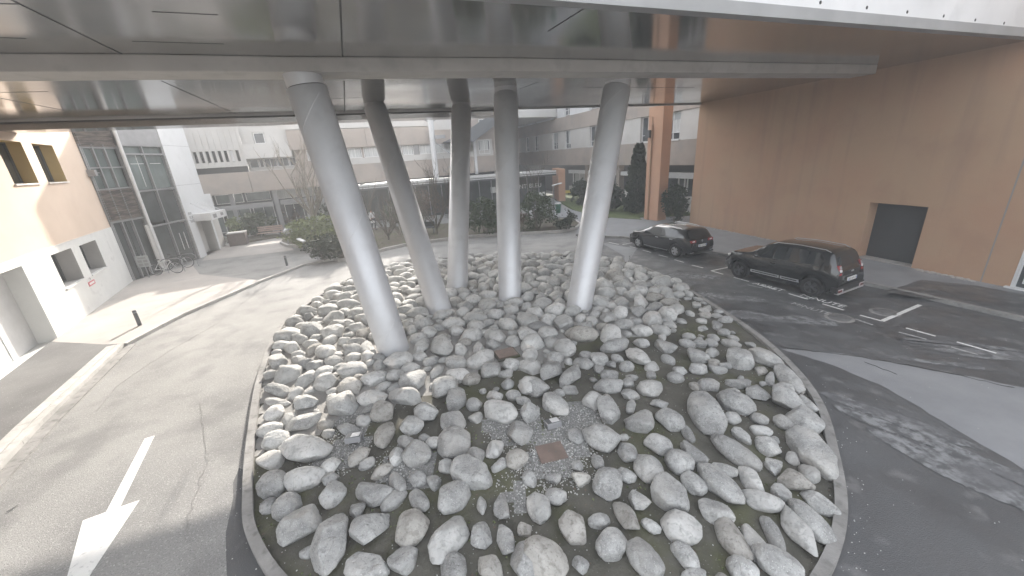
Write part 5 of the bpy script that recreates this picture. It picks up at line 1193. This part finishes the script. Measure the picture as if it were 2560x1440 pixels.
# bare tree and bare shrubs
def baretree(px, py, h_px, lab, seed, n=1, spread=.2, r=.11, trunk=.3, depth_=4, m='bark_pale', zb=.15, nm='bare_tree', first=7):
    c = gp(px, py, zb); sc = depth(c) / FPX; H = h_px * sc; random.seed(seed)
    t = thing(nm, c, lab, 'tree' if nm == 'bare_tree' else 'shrub', 'leafless plants in the garden bed')
    tr = MB(); top = c + Vector((0, 0, H * trunk)); tr.tube([c, c + Vector((.02, 0, H * trunk * .5)), top], [r, r * .85, r * .75], 9); tr.build('trunk', m, t)
    cr = MB()
    def br(p, d, L_, r_, k):
        q = [p]; dd = d.copy()
        for i in range(4):
            dd = (dd + Vector((random.gauss(0, .08), random.gauss(0, .08), .07))).normalized(); q.append(q[-1] + dd * L_ / 4)
        cr.tube(q, [r_ * (1 - .45 * i / 4) for i in range(5)], 6 if k > 2 else 3, cap=False)
        if k > 0:
            for j in range(random.choice((2, 3, 3, 4))):
                a = q[random.choice((1, 2, 3, 4))]; nd = (dd + Vector((random.gauss(0, .38), random.gauss(0, .38), random.gauss(.12, .22)))).normalized(); br(a, nd, L_ * random.uniform(.45, .7), max(r_ * .55, .013), k - 1)
    for k in range(first):
        a = k * 2.4; d = Vector((math.cos(a) * random.uniform(.35, .95), math.sin(a) * random.uniform(.35, .95), 1)).normalized(); br(top - Vector((0, 0, random.uniform(0, .15) * H * trunk)), d, H * (1 - trunk) * random.uniform(.55, .8), r * .5, depth_ - 1)
    cr.build('crown', m, t); return t
baretree(797, 596, 195, 'pale leafless tree with upswept branches left of the nearest column', 4, trunk=.30, r=.17, first=9)
baretree(972, 600, 125, 'leafless multi stemmed shrub between the first and second columns', 6, trunk=.08, r=.09, depth_=3, nm='bare_shrub', first=7, m='bark')
baretree(1000, 590, 80, 'thin yellowish leafless shrub touching the second column', 8, trunk=.05, r=.05, depth_=3, nm='bare_shrub', first=9, m='bark_pale')
baretree(1093, 586, 150, 'tall twiggy leafless shrub between the second and third columns', 10, trunk=.10, r=.08, depth_=4, nm='bare_shrub', first=9, m='bark')
baretree(1322, 560, 165, 'leafless sapling with fine twigs right of the middle column', 12, trunk=.35, r=.05, depth_=3, nm='bare_tree', first=6, m='bark')
baretree(905, 598, 110, 'dark twiggy leafless shrub hidden mostly behind the nearest column', 31, trunk=.06, r=.06, depth_=4, nm='bare_shrub', first=9, m='bark')
baretree(1040, 590, 95, 'low bushy leafless shrub just right of the second column', 33, trunk=.05, r=.05, depth_=4, nm='bare_shrub', first=10, m='bark')
baretree(1150, 590, 90, 'leafless shrub half hidden behind the third column', 35, trunk=.05, r=.05, depth_=3, nm='bare_shrub', first=9, m='bark')
shrub(1060, 560, 120, 80, 'leaf_brown', 'tall reddish brown shrub behind the twiggy stems', 41, 1500, .14, .05)
shrub(985, 572, 70, 60, 'leaf_mid', 'dull green shrub among the leafless stems', 43, 900, .14, .0)
# ================================================================== PERSON
def person(px, py, yaw, lab):
    c = gp(px, py, .15)
    t = thing('person', c, lab, 'person', None, yaw)
    J = dict(pel=(0, 0, .95), sp=(0, .01, 1.15), ch=(0, .02, 1.36), nk=(0, .01, 1.50), hd=(0, -.01, 1.60), ht=(0, -.01, 1.74),
             ls=(.19, .02, 1.42), le=(.24, .03, 1.16), lw=(.22, -.10, .95), lh=(.21, -.14, .88), rs=(-.19, .02, 1.42), re=(-.25, .04, 1.16), rw=(-.22, -.06, .93), rh=(-.21, -.09, .86),
             lp=(.10, 0, .90), lk=(.11, -.12, .50), la=(.11, -.02, .09), lt=(.12, -.17, .03), rp=(-.10, 0, .90), rk=(-.10, .02, .50), ra=(-.10, .20, .12), rt=(-.10, .08, .03))
    E_ = [('pel', 'sp'), ('sp', 'ch'), ('ch', 'nk'), ('nk', 'hd'), ('hd', 'ht'), ('ch', 'ls'), ('ls', 'le'), ('le', 'lw'), ('lw', 'lh'), ('ch', 'rs'), ('rs', 're'), ('re', 'rw'), ('rw', 'rh'), ('pel', 'lp'), ('lp', 'lk'), ('lk', 'la'), ('la', 'lt'), ('pel', 'rp'), ('rp', 'rk'), ('rk', 'ra'), ('ra', 'rt')]
    Rr = dict(pel=.15, sp=.135, ch=.15, nk=.055, hd=.085, ht=.07, ls=.07, le=.045, lw=.032, lh=.035, rs=.07, re=.045, rw=.032, rh=.035, lp=.10, lk=.062, la=.042, lt=.035, rp=.10, rk=.062, ra=.042, rt=.035)
    def skin(nm, keys, rs, m, grow=0.0):
        ed = [e for e in E_ if e[0] in keys and e[1] in keys]; ks = [k for k in J if k in keys]
        me = bpy.data.meshes.new(nm); me.from_pydata([J[k] for k in ks], [(ks.index(a), ks.index(b)) for a, b in ed], []); me.materials.append(M[m])
        o = bpy.data.objects.new(nm, me); COL.objects.link(o); o.parent = t
        md = o.modifiers.new('s', 'SKIN'); sv = me.skin_vertices[0].data
        for i, k in enumerate(ks): sv[i].radius = (rs[k] + grow, (rs[k] * .8 if k in ('pel', 'sp', 'ch') else rs[k]) + grow); sv[i].use_root = (i == 0)
        md.use_smooth_shade = True; s2_ = o.modifiers.new('u', 'SUBSURF'); s2_.levels = 2; s2_.render_levels = 2
        return o
    skin('body', set(J), Rr, 'skin')
    skin('coat', {'pel', 'sp', 'ch', 'ls', 'le', 'lw', 'rs', 're', 'rw'}, Rr, 'coat_white', .022)
    skin('trousers', {'pel', 'lp', 'lk', 'la', 'rp', 'rk', 'ra'}, Rr, 'cloth_dark', .014)
    w = MB(); w.lathe([(.30 * 0 + .17, .93), (.20, .72), (.21, .62)], (0, 0, 0), 20, T=Matrix.Diagonal((1, .8, 1, 1))); w.build('coat_skirt', 'coat_white', t, world=False)
    w = MB(); w.lathe([(.10, .0), (.105, .06), (.09, .13), (.04, .17), (0, .175)], (0, .02, 1.62), 16); w.build('hair', 'hair', t, world=False)
    for s_, (x, y) in (('l', (.115, -.12)), ('r', (-.10, .12))):
        w = MB(); w.box(x - .045, x + .045, y - .14, y + .12, .0, .09); w.build('shoe', 'cloth_dark', t, world=False, bevel=.02)
person(936, 575, R_(60), 'person in a white coat walking behind the bare shrubs near the nearest column')
# fallen leaves on the bed
fl = MB(); random.seed(55)
for k in range(2600):
    x, y = random.uniform(-18, 5.4), random.uniform(23, 33.5)
    if not inside(x, y, [Vector(q) for q in bed]): continue
    z = .165; s_ = random.uniform(.02, .06); a = random.uniform(0, 6.28)
    fl.add([(x, y, z), (x + s_ * math.cos(a), y + s_ * math.sin(a), z + random.uniform(0, .04)), (x + s_ * math.cos(a + 1.2), y + s_ * math.sin(a + 1.2), z + .01)], [(0, 1, 2)])
o = fl.build('fallen_leaves', 'leaf_brown'); tag(o, 'scattered dry leaves and litter on the garden bed', 'leaves'); o['kind'] = 'stuff'
gr = MB(); random.seed(56)
for k in range(9000):
    x, y = random.uniform(-18, 5.4), random.uniform(23, 33.5)
    if noise.noise(Vector((x * .5, y * .5, 1))) < -.05 or not inside(x, y, [Vector(q) for q in bed]): continue
    h = random.uniform(.04, .14); a = random.uniform(0, 6.28); gr.add([(x, y, .155), (x + .02 * math.cos(a), y + .02 * math.sin(a), .155), (x + random.uniform(-.04, .04), y + random.uniform(-.04, .04), .16 + h)], [(0, 1, 2)])
o = gr.build('bed_grass', 'grass'); tag(o, 'thin grass growing over the garden bed', 'grass'); o['kind'] = 'stuff'
VEIL = 0.0062
# ================================================================== ADDED VEIL (volume put in to lift dark tones, not real mist)
hz = MB(); hz.box(-70, 70, -30, 115, -1.0, 23.2); ho = hz.build('veil_haze'); ho['kind'] = 'stuff'; ho['label'] = 'thin pale veil added over the whole courtyard to lift dark tones'; ho['category'] = 'veil_haze'
hm = bpy.data.materials.new('veil_haze'); hm.use_nodes = True; hn = hm.node_tree.nodes; hn.clear()
ov = hn.new('ShaderNodeOutputMaterial'); pv_ = hn.new('ShaderNodeVolumePrincipled'); pv_.inputs['Color'].default_value = (.97, .97, .97, 1); pv_.inputs['Density'].default_value = VEIL; pv_.inputs['Anisotropy'].default_value = 0.0
hm.node_tree.links.new(pv_.outputs[0], ov.inputs['Volume']); ho.data.materials.append(hm)
